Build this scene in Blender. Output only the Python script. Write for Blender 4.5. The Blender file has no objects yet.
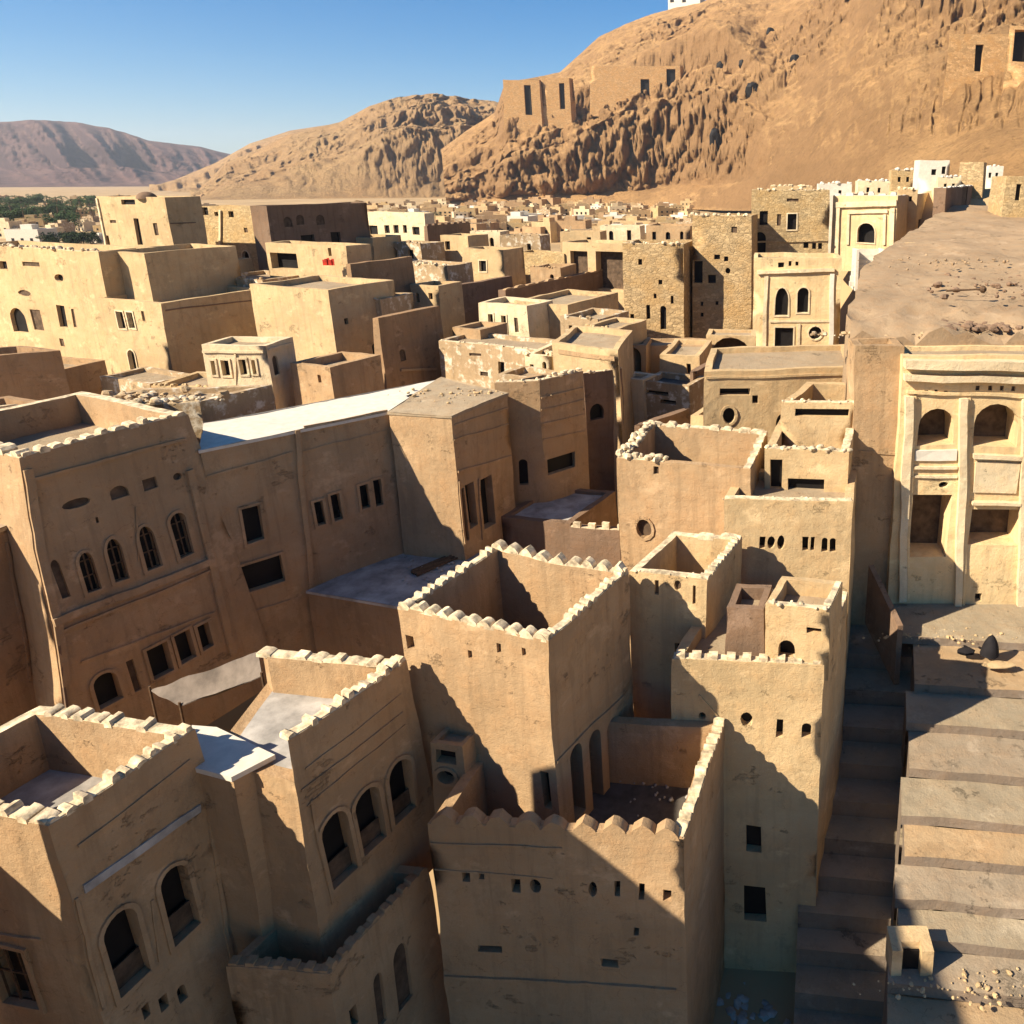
import bpy, bmesh, math, random
from mathutils import Vector, noise, geometry, Matrix
C = bpy.context
scn = C.scene
COL = scn.collection
rnd = random.Random(7)

# ------------------------------------------------------------------ camera, sky, sun, exposure
F, PXC, PYC = 780.0, 720.0, 394.0
PITCH = math.atan(216 / F)
CAMZ = 30.0
cam = bpy.data.cameras.new('camera')
cam.sensor_width = 36; cam.lens = 36 * F / 1024
cam.shift_x = (512 - PXC) / 1024; cam.shift_y = (PYC - 512) / 1024
cam.clip_start = 0.5; cam.clip_end = 20000
cam_o = bpy.data.objects.new('camera', cam); COL.objects.link(cam_o)
cam_o.location = (0, 0, CAMZ); cam_o.rotation_euler = (math.pi / 2 - PITCH, 0, 0)
scn.camera = cam_o
SUN_AZ = math.radians(240)      # compass style, clockwise from +Y
SUN_EL = math.radians(37)
w = bpy.data.worlds.new('World'); scn.world = w; w.use_nodes = True
nt = w.node_tree; bg = nt.nodes['Background']
sky = nt.nodes.new('ShaderNodeTexSky'); sky.sky_type = 'NISHITA'; sky.sun_disc = False
sky.sun_elevation = SUN_EL; sky.sun_rotation = SUN_AZ
sky.air_density = 1.0; sky.dust_density = 0.35; sky.ozone_density = 5.0; sky.altitude = 700
hs = nt.nodes.new('ShaderNodeHueSaturation'); hs.inputs['Saturation'].default_value = 1.4; hs.inputs['Hue'].default_value = .5
nt.links.new(sky.outputs[0], hs.inputs['Color']); nt.links.new(hs.outputs[0], bg.inputs[0]); bg.inputs[1].default_value = 0.057
sd = bpy.data.lights.new('sun', 'SUN'); sd.energy = 5.0; sd.angle = math.radians(0.5); sd.color = (1, .89, .72)
so = bpy.data.objects.new('sun', sd); COL.objects.link(so)
dirv = Vector((math.sin(SUN_AZ) * math.cos(SUN_EL), math.cos(SUN_AZ) * math.cos(SUN_EL), math.sin(SUN_EL)))
so.rotation_euler = dirv.to_track_quat('Z', 'Y').to_euler()
scn.view_settings.view_transform = 'Standard'; scn.view_settings.look = 'None'
scn.view_settings.exposure = 1.25; scn.view_settings.gamma = 1
scn.render.engine = 'CYCLES'

# ------------------------------------------------------------------ measuring helpers
def ray(px, py):
    x = (px - PXC) / F; y = (PYC - py) / F
    return Vector((x, math.cos(PITCH) + y * math.sin(PITCH), -math.sin(PITCH) + y * math.cos(PITCH)))
def at_z(p, z):
    a = ray(*p); t = (z - CAMZ) / a.z
    return Vector((a.x * t, a.y * t, z))
def at_y(p, yy):
    a = ray(*p); t = yy / a.y
    return Vector((a.x * t, yy, CAMZ + a.z * t))
def sm(a, b, x):
    t = min(1, max(0, (x - a) / (b - a))); return t * t * (3 - 2 * t)
def ground_h(x, y):
    z = 0.0 + 5.5 * sm(24, 50, y) - 5.5 * sm(135, 260, y)
    z += 23 * sm(6, 30, x) * sm(84, 112, y) * (1 - sm(230, 420, y))
    return z
def wob(p, a=1.0):
    return p + (noise.noise_vector(p * .33) * .09 + noise.noise_vector(p * 1.5 + Vector((7, 3, 1))) * .035) * a

# ------------------------------------------------------------------ materials
def newmat(name):
    m = bpy.data.materials.new(name); m.use_nodes = True
    n = m.node_tree; b = n.nodes['Principled BSDF']; b.inputs['Roughness'].default_value = .95
    b.inputs['Specular IOR Level'].default_value = .15
    return m, n, b
def N(n, t, **k):
    o = n.nodes.new(t)
    for a, v in k.items(): setattr(o, a, v)
    return o
def mapped(n, scale, rot=None):
    g = N(n, 'ShaderNodeNewGeometry'); mp = N(n, 'ShaderNodeMapping')
    mp.inputs['Scale'].default_value = scale
    if rot: mp.inputs['Rotation'].default_value = rot
    n.links.new(g.outputs['Position'], mp.inputs['Vector']); return mp
def noise_n(n, scale, s=1.0, det=5, rough=.6):
    mp = mapped(n, scale); t = N(n, 'ShaderNodeTexNoise'); t.inputs['Scale'].default_value = s
    t.inputs['Detail'].default_value = det; t.inputs['Roughness'].default_value = rough
    n.links.new(mp.outputs[0], t.inputs['Vector']); return t.outputs['Fac']
def rng(n, src, a, b, c, d):
    r = N(n, 'ShaderNodeMapRange'); r.inputs['From Min'].default_value = a; r.inputs['From Max'].default_value = b
    r.inputs['To Min'].default_value = c; r.inputs['To Max'].default_value = d
    n.links.new(src, r.inputs['Value']); return r.outputs[0]
def mixc(n, fac, a, b, bt='MIX'):
    m = N(n, 'ShaderNodeMix', data_type='RGBA', blend_type=bt)
    for i, v in ((0, fac), (6, a), (7, b)):
        if hasattr(v, 'is_linked'): n.links.new(v, m.inputs[i])
        elif i == 0: m.inputs[0].default_value = v
        else: m.inputs[i].default_value = (*v, 1) if len(v) == 3 else v
    return m.outputs[2]
def bump(n, b, src, dist, strength=.6, prev=None):
    u = N(n, 'ShaderNodeBump'); u.inputs['Distance'].default_value = dist; u.inputs['Strength'].default_value = strength
    n.links.new(src, u.inputs['Height'])
    if prev: n.links.new(prev, u.inputs['Normal'])
    n.links.new(u.outputs[0], b.inputs['Normal']); return u.outputs[0]
def mul(c, k): return tuple(v * k for v in c)

def mud(name, col, course=.5, stain=.5, lime=0.0):
    m, n, b = newmat(name)
    big = noise_n(n, (.22, .22, .3), 1, 6, .62)
    mid = noise_n(n, (1.4, 1.4, 1.4), 1, 6, .65)
    fine = noise_n(n, (16, 16, 22), 1, 5, .75)
    crs = noise_n(n, (.35, .35, 5.5), 1, 3, .6)
    drip = noise_n(n, (2.6, 2.6, .16), 1, 4, .6)
    c = mixc(n, rng(n, big, .35, .68, 0, 1), mul(col, .78), mul(col, 1.14))
    red = (col[0] * 1.02, col[1] * .84, col[2] * .68)
    c = mixc(n, rng(n, mid, .42, .72, 0, .6), c, red)
    c = mixc(n, rng(n, crs, .4, .7, 0, .2 * course), c, mul(col, .55))
    c = mixc(n, rng(n, drip, .52, .68, 0, .85 * stain), c, mul(col, .45))
    blot = noise_n(n, (.9, .9, .5), 1, 8, .75)
    c = mixc(n, rng(n, blot, .53, .58, 0, .42), c, mul(col, .62))
    vor = N(n, 'ShaderNodeTexVoronoi', feature='DISTANCE_TO_EDGE'); mpv = mapped(n, (.7, .7, .9)); wv = N(n, 'ShaderNodeTexNoise'); wv.inputs['Scale'].default_value = 2.5; wv.inputs['Detail'].default_value = 5
    n.links.new(mpv.outputs[0], wv.inputs['Vector']); av = N(n, 'ShaderNodeVectorMath', operation='MULTIPLY_ADD'); n.links.new(wv.outputs['Color'], av.inputs[0]); av.inputs[1].default_value = (.7, .7, .7); n.links.new(mpv.outputs[0], av.inputs[2])
    n.links.new(av.outputs[0], vor.inputs['Vector']); vor.inputs['Scale'].default_value = 1
    sx = N(n, 'ShaderNodeSeparateXYZ'); gp = mapped(n, (1, 1, 1)); n.links.new(gp.outputs[0], sx.inputs[0])
    ad = N(n, 'ShaderNodeMath'); n.links.new(sx.outputs[0], ad.inputs[0]); n.links.new(sx.outputs[1], ad.inputs[1])
    cb = N(n, 'ShaderNodeCombineXYZ'); n.links.new(ad.outputs[0], cb.inputs[0]); n.links.new(sx.outputs[2], cb.inputs[1])
    br = N(n, 'ShaderNodeTexBrick'); n.links.new(cb.outputs[0], br.inputs['Vector']); br.inputs['Scale'].default_value = 1; br.inputs['Brick Width'].default_value = .45; br.inputs['Row Height'].default_value = .13
    br.inputs['Mortar Size'].default_value = .018; br.inputs['Mortar Smooth'].default_value = .6
    br.inputs['Color1'].default_value = (*mul(col, .82), 1); br.inputs['Color2'].default_value = (*mul(col, .62), 1); br.inputs['Mortar'].default_value = (*mul(col, .42), 1)
    exm = noise_n(n, (.55, .55, .75), 1, 9, .78)
    emask = rng(n, exm, .600, .622, 0, .85)
    c = mixc(n, emask, c, br.outputs['Color'])
    crack = rng(n, vor.outputs['Distance'], 0, .012, 1, 0)
    cm = N(n, 'ShaderNodeMath', operation='MULTIPLY'); n.links.new(crack, cm.inputs[0]); n.links.new(rng(n, mid, .5, .6, 0, .7), cm.inputs[1])
    c = mixc(n, cm.outputs[0], c, mul(col, .3))
    c = mixc(n, rng(n, fine, .3, .72, 0, .5), c, mixc(n, .5, mul(col, .62), mul(col, .8)))
    pt = noise_n(n, (.5, .5, .7), 1.0, 8, .7)
    c = mixc(n, rng(n, pt, .58, .66, 0, .42), c, tuple(min(.8, v * 1.35 + .03) for v in col))
    if lime:
        c = mixc(n, rng(n, mid, .62 - lime * .3, .7 - lime * .2, 0, .85), c, (.66, .58, .44))
    n.links.new(c, b.inputs['Base Color'])
    eh = N(n, 'ShaderNodeMath', operation='MULTIPLY'); n.links.new(emask, eh.inputs[0]); n.links.new(br.outputs['Fac'], eh.inputs[1])
    eh2 = N(n, 'ShaderNodeMath', operation='ADD'); n.links.new(emask, eh2.inputs[0]); n.links.new(eh.outputs[0], eh2.inputs[1])
    p = bump(n, b, rng(n, eh2.outputs[0], 0, 2, 1, 0), .05, .8)
    p = bump(n, b, mid, .12, .6, p); p = bump(n, b, crs, .02, .4, p); bump(n, b, fine, .03, .8, p)
    return m
def stonemat(name, col, sc=1.0):
    m, n, b = newmat(name)
    g = N(n, 'ShaderNodeNewGeometry')
    nz = N(n, 'ShaderNodeTexNoise'); nz.inputs['Scale'].default_value = 1.6 * sc; nz.inputs['Detail'].default_value = 4; n.links.new(g.outputs['Position'], nz.inputs['Vector'])
    vm = N(n, 'ShaderNodeVectorMath', operation='MULTIPLY_ADD'); n.links.new(nz.outputs['Color'], vm.inputs[0])
    vm.inputs[1].default_value = (.3 / sc, .3 / sc, .3 / sc); n.links.new(g.outputs['Position'], vm.inputs[2])
    mp = N(n, 'ShaderNodeMapping'); mp.inputs['Scale'].default_value = (1.9 * sc, 1.9 * sc, 3.6 * sc); n.links.new(vm.outputs[0], mp.inputs['Vector'])
    vo = N(n, 'ShaderNodeTexVoronoi'); vo.inputs['Scale'].default_value = 1; n.links.new(mp.outputs[0], vo.inputs['Vector'])
    ve = N(n, 'ShaderNodeTexVoronoi', feature='DISTANCE_TO_EDGE'); ve.inputs['Scale'].default_value = 1; n.links.new(mp.outputs[0], ve.inputs['Vector'])
    sp = N(n, 'ShaderNodeSeparateColor'); n.links.new(vo.outputs['Color'], sp.inputs[0])
    c = mixc(n, sp.outputs[0], mul(col, .72), mul(col, 1.22))
    edge = rng(n, ve.outputs['Distance'], 0, .10, 1, 0)
    c = mixc(n, rng(n, edge, 0, 1, 0, .55), c, mul(col, .55))
    big = noise_n(n, (.3, .3, .4), 1, 6, .65); mid = noise_n(n, (2.2, 2.2, 2.2), 1, 5, .7)
    c = mixc(n, rng(n, big, .45, .62, 0, .8), c, (col[0] * .95, col[1] * .85, col[2] * .7))
    c = mixc(n, rng(n, mid, .5, .7, 0, .5), c, mul(col, .5))
    n.links.new(c, b.inputs['Base Color'])
    iv = rng(n, edge, 0, 1, 1, 0)
    p = bump(n, b, iv, .05, .6); bump(n, b, mid, .12, .8, p)
    return m
def plain(name, col, rough=.9, var=.25, sc=3, bd=.01):
    m, n, b = newmat(name); b.inputs['Roughness'].default_value = rough
    a = noise_n(n, (sc, sc, sc), 1, 5, .65)
    n.links.new(mixc(n, rng(n, a, .35, .68, 0, 1), mul(col, 1 - var), mul(col, 1 + var)), b.inputs['Base Color'])
    if bd: bump(n, b, a, bd, .7)
    return m
SAND = (.435, .288, .155)
M = {}
M['sand'] = mud('mud_plaster_sand', SAND)
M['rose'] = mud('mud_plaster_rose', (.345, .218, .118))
M['pale'] = mud('mud_plaster_pale', (.54, .385, .205), .4, .4)
M['cream'] = mud('lime_plaster_cream', (.71, .57, .36), .25, .35)
M['gold'] = mud('lime_plaster_gold', (.70, .515, .275), .3, .5)
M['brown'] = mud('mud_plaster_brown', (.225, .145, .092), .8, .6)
M['patch'] = mud('mud_plaster_patched', (.42, .295, .165), .4, .6, .35)
M['stone'] = stonemat('rubble_stone', (.43, .30, .155), 1.0)
M['stone_fine'] = stonemat('cut_stone', (.46, .33, .17), 1.4)
M['roof'] = mud('packed_mud_roof', (.36, .275, .175), .2, .1)
M['roof_grey'] = plain('grey_screed_roof', (.34, .31, .27), .9, .35, .9, .03)
M['roof_dark'] = plain('shade_painted_roof', (.10, .085, .07), .95, .3, 1.5, .04)  # shade of the sunken roof wells put into the floor colour
M['white'] = plain('limewash_white', (.58, .52, .42), .8, .10, 2.5, .01)
M['lime'] = plain('limewash_crest', (.56, .44, .28), .85, .5, 3.0, .05)
M['dark'] = plain('painted_darkness', (.012, .010, .009), .6, .3, 1, 0)  # near-black colour standing in for unlit rooms and hollows
M['dim'] = plain('painted_dimness', (.10, .065, .04), .9, .4, 2, .01)  # dark brown standing in for shade in arches and niches, also sill panels
M['wood'] = plain('weathered_wood', (.11, .065, .035), .7, .4, 6, .01)
M['cloth_white'] = plain('white_cloth', (.7, .68, .64), .8, .1, 2, .01)
M['canvas'] = plain('shade_toned_canvas', (.15, .12, .095), .9, .3, 1.2, .01)  # shaded look of the canopy put into the cloth colour
M['cloth_black'] = plain('black_cloth', (.015, .013, .014), .8, .3, 2, .01)
M['cloth_red'] = plain('red_cloth', (.5, .04, .02), .8, .3, 2, .01)
M['leaf'] = plain('palm_leaf', (.045, .075, .022), .8, .5, .8, 0)
M['leaf_dark'] = plain('dark_leaf', (.03, .05, .018), .8, .5, .8, 0)
M['bark'] = plain('bark', (.12, .08, .05), .9, .3, 2, 0)

def hillmat(name, sand, rock, red, flute=1.0, s=1.0):
    m, n, b = newmat(name)
    g = N(n, 'ShaderNodeNewGeometry'); sx = N(n, 'ShaderNodeSeparateXYZ'); n.links.new(g.outputs['Normal'], sx.inputs[0])
    steep = rng(n, sx.outputs[2], .62, .86, 1, 0)
    big = noise_n(n, (.006 * s, .006 * s, .012 * s), 1, 8, .65)
    mid = noise_n(n, (.05 * s, .05 * s, .035 * s), 1, 8, .7)
    fine = noise_n(n, (.35 * s, .35 * s, .35 * s), 1, 6, .75)
    strat = noise_n(n, (.008 * s, .008 * s, .07 * s), 1, 8, .7)
    c = mixc(n, rng(n, big, .38, .64, 0, 1), sand, red)
    r = mixc(n, rng(n, mid, .36, .66, 0, 1), mul(rock, .7), mul(rock, 1.25))
    r = mixc(n, rng(n, strat, .42, .62, 0, .55), r, mul(rock, .62))
    c = mixc(n, steep, c, r)
    gul = noise_n(n, (.018 * s, .018 * s, .05 * s), 1, 10, .75)
    c = mixc(n, rng(n, gul, .50, .56, 0, .5), c, mul(rock, .8)); c = mixc(n, rng(n, gul, .40, .36, 0, .5), c, tuple(min(.8, v * 1.25) for v in sand))
    c = mixc(n, rng(n, mid, .46, .64, 0, .6), c, mul(rock, .66))
    c = mixc(n, rng(n, fine, .52, .66, 0, .55), c, mul(rock, .45))
    n.links.new(c, b.inputs['Base Color'])
    p = bump(n, b, gul, 9 / s, .7); p = bump(n, b, mid, 7 / s, .8, p); bump(n, b, fine, 2.2 / s, 1.0, p)
    return m
M['hill'] = hillmat('ochre_hillside', (.50, .295, .125), (.36, .205, .09), (.42, .235, .095))
M['hill_mid'] = hillmat('tan_hillside', (.39, .25, .115), (.34, .21, .10), (.37, .21, .09))
M['hill_far'] = hillmat('purple_hillside', (.20, .118, .09), (.11, .062, .055), (.17, .09, .072), s=.35)
M['plain'] = plain('dusty_plain', (.38, .26, .135), .95, .2, .02, 0)
M['earth'] = mud('loose_earth', (.35, .245, .145), .1, .0)

# ------------------------------------------------------------------ object helpers
def link(name, me, mats, parent=None, loc=None):
    o = bpy.data.objects.new(name, me); COL.objects.link(o)
    for m in (mats if isinstance(mats, (list, tuple)) else [mats]):
        if m is not None: me.materials.append(M[m] if isinstance(m, str) else m)
    if parent: o.parent = parent
    if loc: o.location = loc
    return o
def mesh_from(verts, faces, name='m', smooth=None, mi=None):
    me = bpy.data.meshes.new(name); me.from_pydata([tuple(v) for v in verts], [], faces); 
    if mi: me.polygons.foreach_set('material_index', mi)
    me.update()
    if smooth:
        me.polygons.foreach_set('use_smooth', [True] * len(me.polygons)); me.set_sharp_from_angle(angle=math.radians(smooth))
    return me
def tag(o, label, cat, group=None, kind=None):
    if label: o['label'] = label
    if cat: o['category'] = cat
    if group: o['group'] = group
    if kind: o['kind'] = kind
    return o
def empty(name, loc, label, cat, group=None):
    e = bpy.data.objects.new(name, None); COL.objects.link(e); e.location = loc; e.empty_display_size = .5
    return tag(e, label, cat, group)

class MB:
    def __init__(s): s.v = []; s.f = []; s.mi = []
    def add(s, vs, fs, mi=0):
        k = len(s.v); s.v += [Vector(q) for q in vs]; s.f += [[i + k for i in f] for f in fs]; s.mi += [mi] * len(fs)
    def obox(s, o, ux, uy, uz, mi=0):      # origin corner and three edge vectors
        o = Vector(o); vs = [o + ux * a + uy * b + uz * c for c in (0, 1) for b in (0, 1) for a in (0, 1)]
        s.add(vs, [(0, 2, 3, 1), (4, 5, 7, 6), (0, 1, 5, 4), (2, 6, 7, 3), (0, 4, 6, 2), (1, 3, 7, 5)], mi)
    def tube(s, a, b, r0, r1=None, n=6, mi=0):
        a = Vector(a); b = Vector(b); r1 = r0 if r1 is None else r1
        q = (b - a).to_track_quat('Z', 'Y'); vs = []
        for P, r in ((a, r0), (b, r1)):
            for i in range(n):
                t = 2 * math.pi * i / n; vs.append(P + q @ Vector((r * math.cos(t), r * math.sin(t), 0)))
        fs = [(i, (i + 1) % n, n + (i + 1) % n, n + i) for i in range(n)] + [tuple(range(n))[::-1], tuple(range(n, 2 * n))]
        s.add(vs, fs, mi)
    def lump(s, c, rx, ry, rz, rot=0, mi=0, jit=.16):
        vs = []; rows = ((-1, .55), (-.35, .95), (.35, .95), (.8, .62)); n = 7
        ph = rnd.uniform(0, 6)
        for z, r in rows:
            for i in range(n):
                t = 2 * math.pi * i / n + ph; k = 1 + rnd.uniform(-jit, jit)
                vs.append(Vector((r * rx * k * math.cos(t), r * ry * k * math.sin(t), rz * z * (1 + rnd.uniform(-jit, jit) * .5))))
        vs.append(Vector((0, 0, rz)))
        R = Matrix.Rotation(rot, 3, 'Z'); vs = [R @ v + Vector(c) for v in vs]
        fs = [tuple(range(n))[::-1]]
        for r in range(3):
            for i in range(n): fs.append((r * n + i, r * n + (i + 1) % n, (r + 1) * n + (i + 1) % n, (r + 1) * n + i))
        for i in range(n): fs.append((3 * n + i, 3 * n + (i + 1) % n, 4 * n))
        s.add(vs, fs, mi)
    def build(s, name, mats, parent=None, off=None, wobble=0, smooth=None):
        vs = s.v
        if wobble: vs = [wob(v, wobble) for v in vs]
        if off is not None: vs = [v - off for v in vs]
        return link(name, mesh_from(vs, s.f, name, smooth, s.mi), mats, parent)

# wall plane with openings
def opening_poly(kind, u, v, w, h):
    a, b, t = u - w / 2, u + w / 2, v + h / 2; bt = v - h / 2
    if kind == 'r': return [(a, bt), (b, bt), (b, t), (a, t)]
    if kind == 'o': return [(u + w / 2 * math.cos(2 * math.pi * i / 12), v + h / 2 * math.sin(2 * math.pi * i / 12)) for i in range(12)]
    r = w / 2; n = 8
    if kind == 'a':
        rr = min(r, h * .45); c = t - rr
        return [(a, bt), (b, bt)] + [(u + r * math.cos(math.pi * i / n), c + rr * math.sin(math.pi * i / n)) for i in range(n + 1)]
    if kind == 'p':                       # pointed
        rr = min(r * 1.7, h * .5); c = t - rr
        L = [(a, bt), (b, bt)]
        for i in range(5):
            s_ = i / 4; L.append((b - r * s_ ** 1.7 if i else b, c + rr * math.sin(s_ * math.pi / 2)))
        for i in range(3, -1, -1):
            s_ = i / 4; L.append((a + r * s_ ** 1.7, c + rr * math.sin(s_ * math.pi / 2)))
        return L
    raise ValueError(kind)
def pip(x, y, P):
    c = False; j = len(P) - 1
    for i in range(len(P)):
        xi, yi = P[i]; xj, yj = P[j]
        if (yi > y) != (yj > y) and x < (xj - xi) * (y - yi) / (yj - yi) + xi: c = not c
        j = i
    return c
def seg_pts(a, b, s):
    n = max(1, int(math.ceil((b - a).length / s))); return [a + (b - a) * i / n for i in range(n)]

def tri_wall(b0, b1, t1, t0, s, holes):
    """planar trapezoid b0,b1 (bottom) t1,t0 (top) -> verts3d, tris"""
    U = (b1 - b0).normalized(); Nn = U.cross(t0 - b0).normalized(); V = Nn.cross(U)
    def to2(p): d = p - b0; return (d.dot(U), d.dot(V))
    def to3(q): return b0 + U * q[0] + V * q[1]
    out = [to2(p) for p in seg_pts(b0, b1, s) + seg_pts(b1, t1, s) + seg_pts(t1, t0, s) + seg_pts(t0, b0, s)]
    vs = list(out); es = [(i, (i + 1) % len(out)) for i in range(len(out))]
    hs = []
    for h in holes:
        k = len(vs); vs += h; es += [(k + i, k + (i + 1) % len(h)) for i in range(len(h))]; hs.append(h)
    quad = [to2(b0), to2(b1), to2(t1), to2(t0)]
    us = [q[0] for q in quad]; vv = [q[1] for q in quad]
    nu = int((max(us) - min(us)) / s); nv = int((max(vv) - min(vv)) / s)
    cx = sum(us) / 4; cy = sum(vv) / 4
    shr = [((x - cx) * (1 - .7 * s / (max(us) - min(us) + .01)) + cx, (y - cy) * (1 - .7 * s / (max(vv) - min(vv) + .01)) + cy) for x, y in quad]
    for i in range(1, nu):
        for j in range(1, nv):
            x = min(us) + (max(us) - min(us)) * i / nu + (s * .4 if j % 2 else 0); y = min(vv) + (max(vv) - min(vv)) * j / nv
            if not pip(x, y, shr): continue
            if any(min(q[0] for q in h) - .25 * s < x < max(q[0] for q in h) + .25 * s and min(q[1] for q in h) - .25 * s < y < max(q[1] for q in h) + .25 * s for h in hs): continue
            vs.append((x, y))
    r = geometry.delaunay_2d_cdt([Vector(q) for q in vs], es, [], 0, 1e-4)
    V2 = r[0]; tris = []
    for f in r[2]:
        c = sum((V2[i] for i in f), Vector((0, 0))) / len(f)
        if any(pip(c.x, c.y, h) for h in hs): continue
        if not pip(c.x, c.y, quad): continue
        f = list(f)
        ar = sum(V2[f[i]].x * V2[f[(i + 1) % len(f)]].y - V2[f[(i + 1) % len(f)]].x * V2[f[i]].y for i in range(len(f)))
        if ar < 0: f = f[::-1]
        tris.append(f)
    return [to3(q) for q in V2], tris, (U, V, Nn, to2, to3)

def offset_poly(P, d):
    """offset CCW polygon (Vectors, xy) outward by d"""
    n = len(P); out = []
    for i in range(n):
        a, b, c = P[i - 1], P[i], P[(i + 1) % n]
        e1 = (b - a).xy.normalized(); e2 = (c - b).xy.normalized()
        n1 = Vector((e1.y, -e1.x)); n2 = Vector((e2.y, -e2.x))
        k = (n1 + n2); den = 1 + n1.dot(n2)
        if den < .2: den = .2
        k = k / den
        out.append(Vector((b.x + k.x * d, b.y + k.y * d, b.z)))
    return out

HD = math.radians(23)
DIR_C = Vector((math.sin(HD), math.cos(HD), 0)); DIR_A = Vector((-math.cos(HD), math.sin(HD), 0))

def make_window(root, org, to3, Nn, V, U, kind, u, v, wd, hh, depth, pane, wallm, style, wa, pname):
    P = opening_poly(kind, u, v, wd, hh); n = len(P); m = MB()
    f3 = [to3(q) for q in P]; b3 = [p - Nn * depth for p in f3]
    m.add(f3 + b3, [(i, n + i, n + (i + 1) % n, (i + 1) % n) for i in range(n)], 0)
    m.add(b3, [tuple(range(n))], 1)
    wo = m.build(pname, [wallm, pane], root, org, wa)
    if style:
        fr = MB()
        if 'f' in style:                       # raised surround
            g = .13
            Q = opening_poly(kind, u, v, wd + 2 * g, hh + 2 * g)
            if len(Q) == n:
                o3 = [to3(q) + Nn * .07 for q in Q]; i3 = [to3(q) + Nn * .07 for q in P]; o0 = [to3(q) - Nn * .02 for q in Q]; i0 = [to3(q) - Nn * .02 for q in P]
                fs = []
                for i in range(n):
                    j = (i + 1) % n
                    fs += [(i, j, n + j, n + i)[::-1], (2 * n + i, 2 * n + j, j, i)[::-1] if False else (2 * n + i, 2 * n + j, j, i), (n + i, n + j, 3 * n + j, 3 * n + i)]
                fr.add(o3 + i3 + o0 + i0, fs, 0)
                fr.build('surround', [wallm], wo, org, wa)
        if 'p' in style:                       # low inner panel
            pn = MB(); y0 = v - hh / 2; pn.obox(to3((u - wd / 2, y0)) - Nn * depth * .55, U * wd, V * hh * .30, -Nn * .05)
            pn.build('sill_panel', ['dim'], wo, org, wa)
        if 'l' in style:                       # wooden lattice
            la = MB(); t = .05; dd = depth * .45
            ys = [v - hh / 2, v + hh / 2]; xs = [u - wd / 2, u + wd / 2]
            nb = 2 if wd < .9 else 3
            tops = hh if kind == 'r' else hh * .78
            for k in range(nb + 1):
                x = xs[0] + (xs[1] - xs[0]) * k / nb
                hgt = tops if k in (0, nb) else hh * .96
                la.obox(to3((x - t / 2, ys[0])) - Nn * dd, U * t, V * hgt, Nn * t)
            for k in range(3):
                y = ys[0] + tops * (k + .0) / 2.0
                la.obox(to3((xs[0], y - t / 2)) - Nn * (dd + .004), U * wd, V * t, Nn * t * .8)
            la.build('lattice', ['wood'], wo, org, wa)
    return wo

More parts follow.
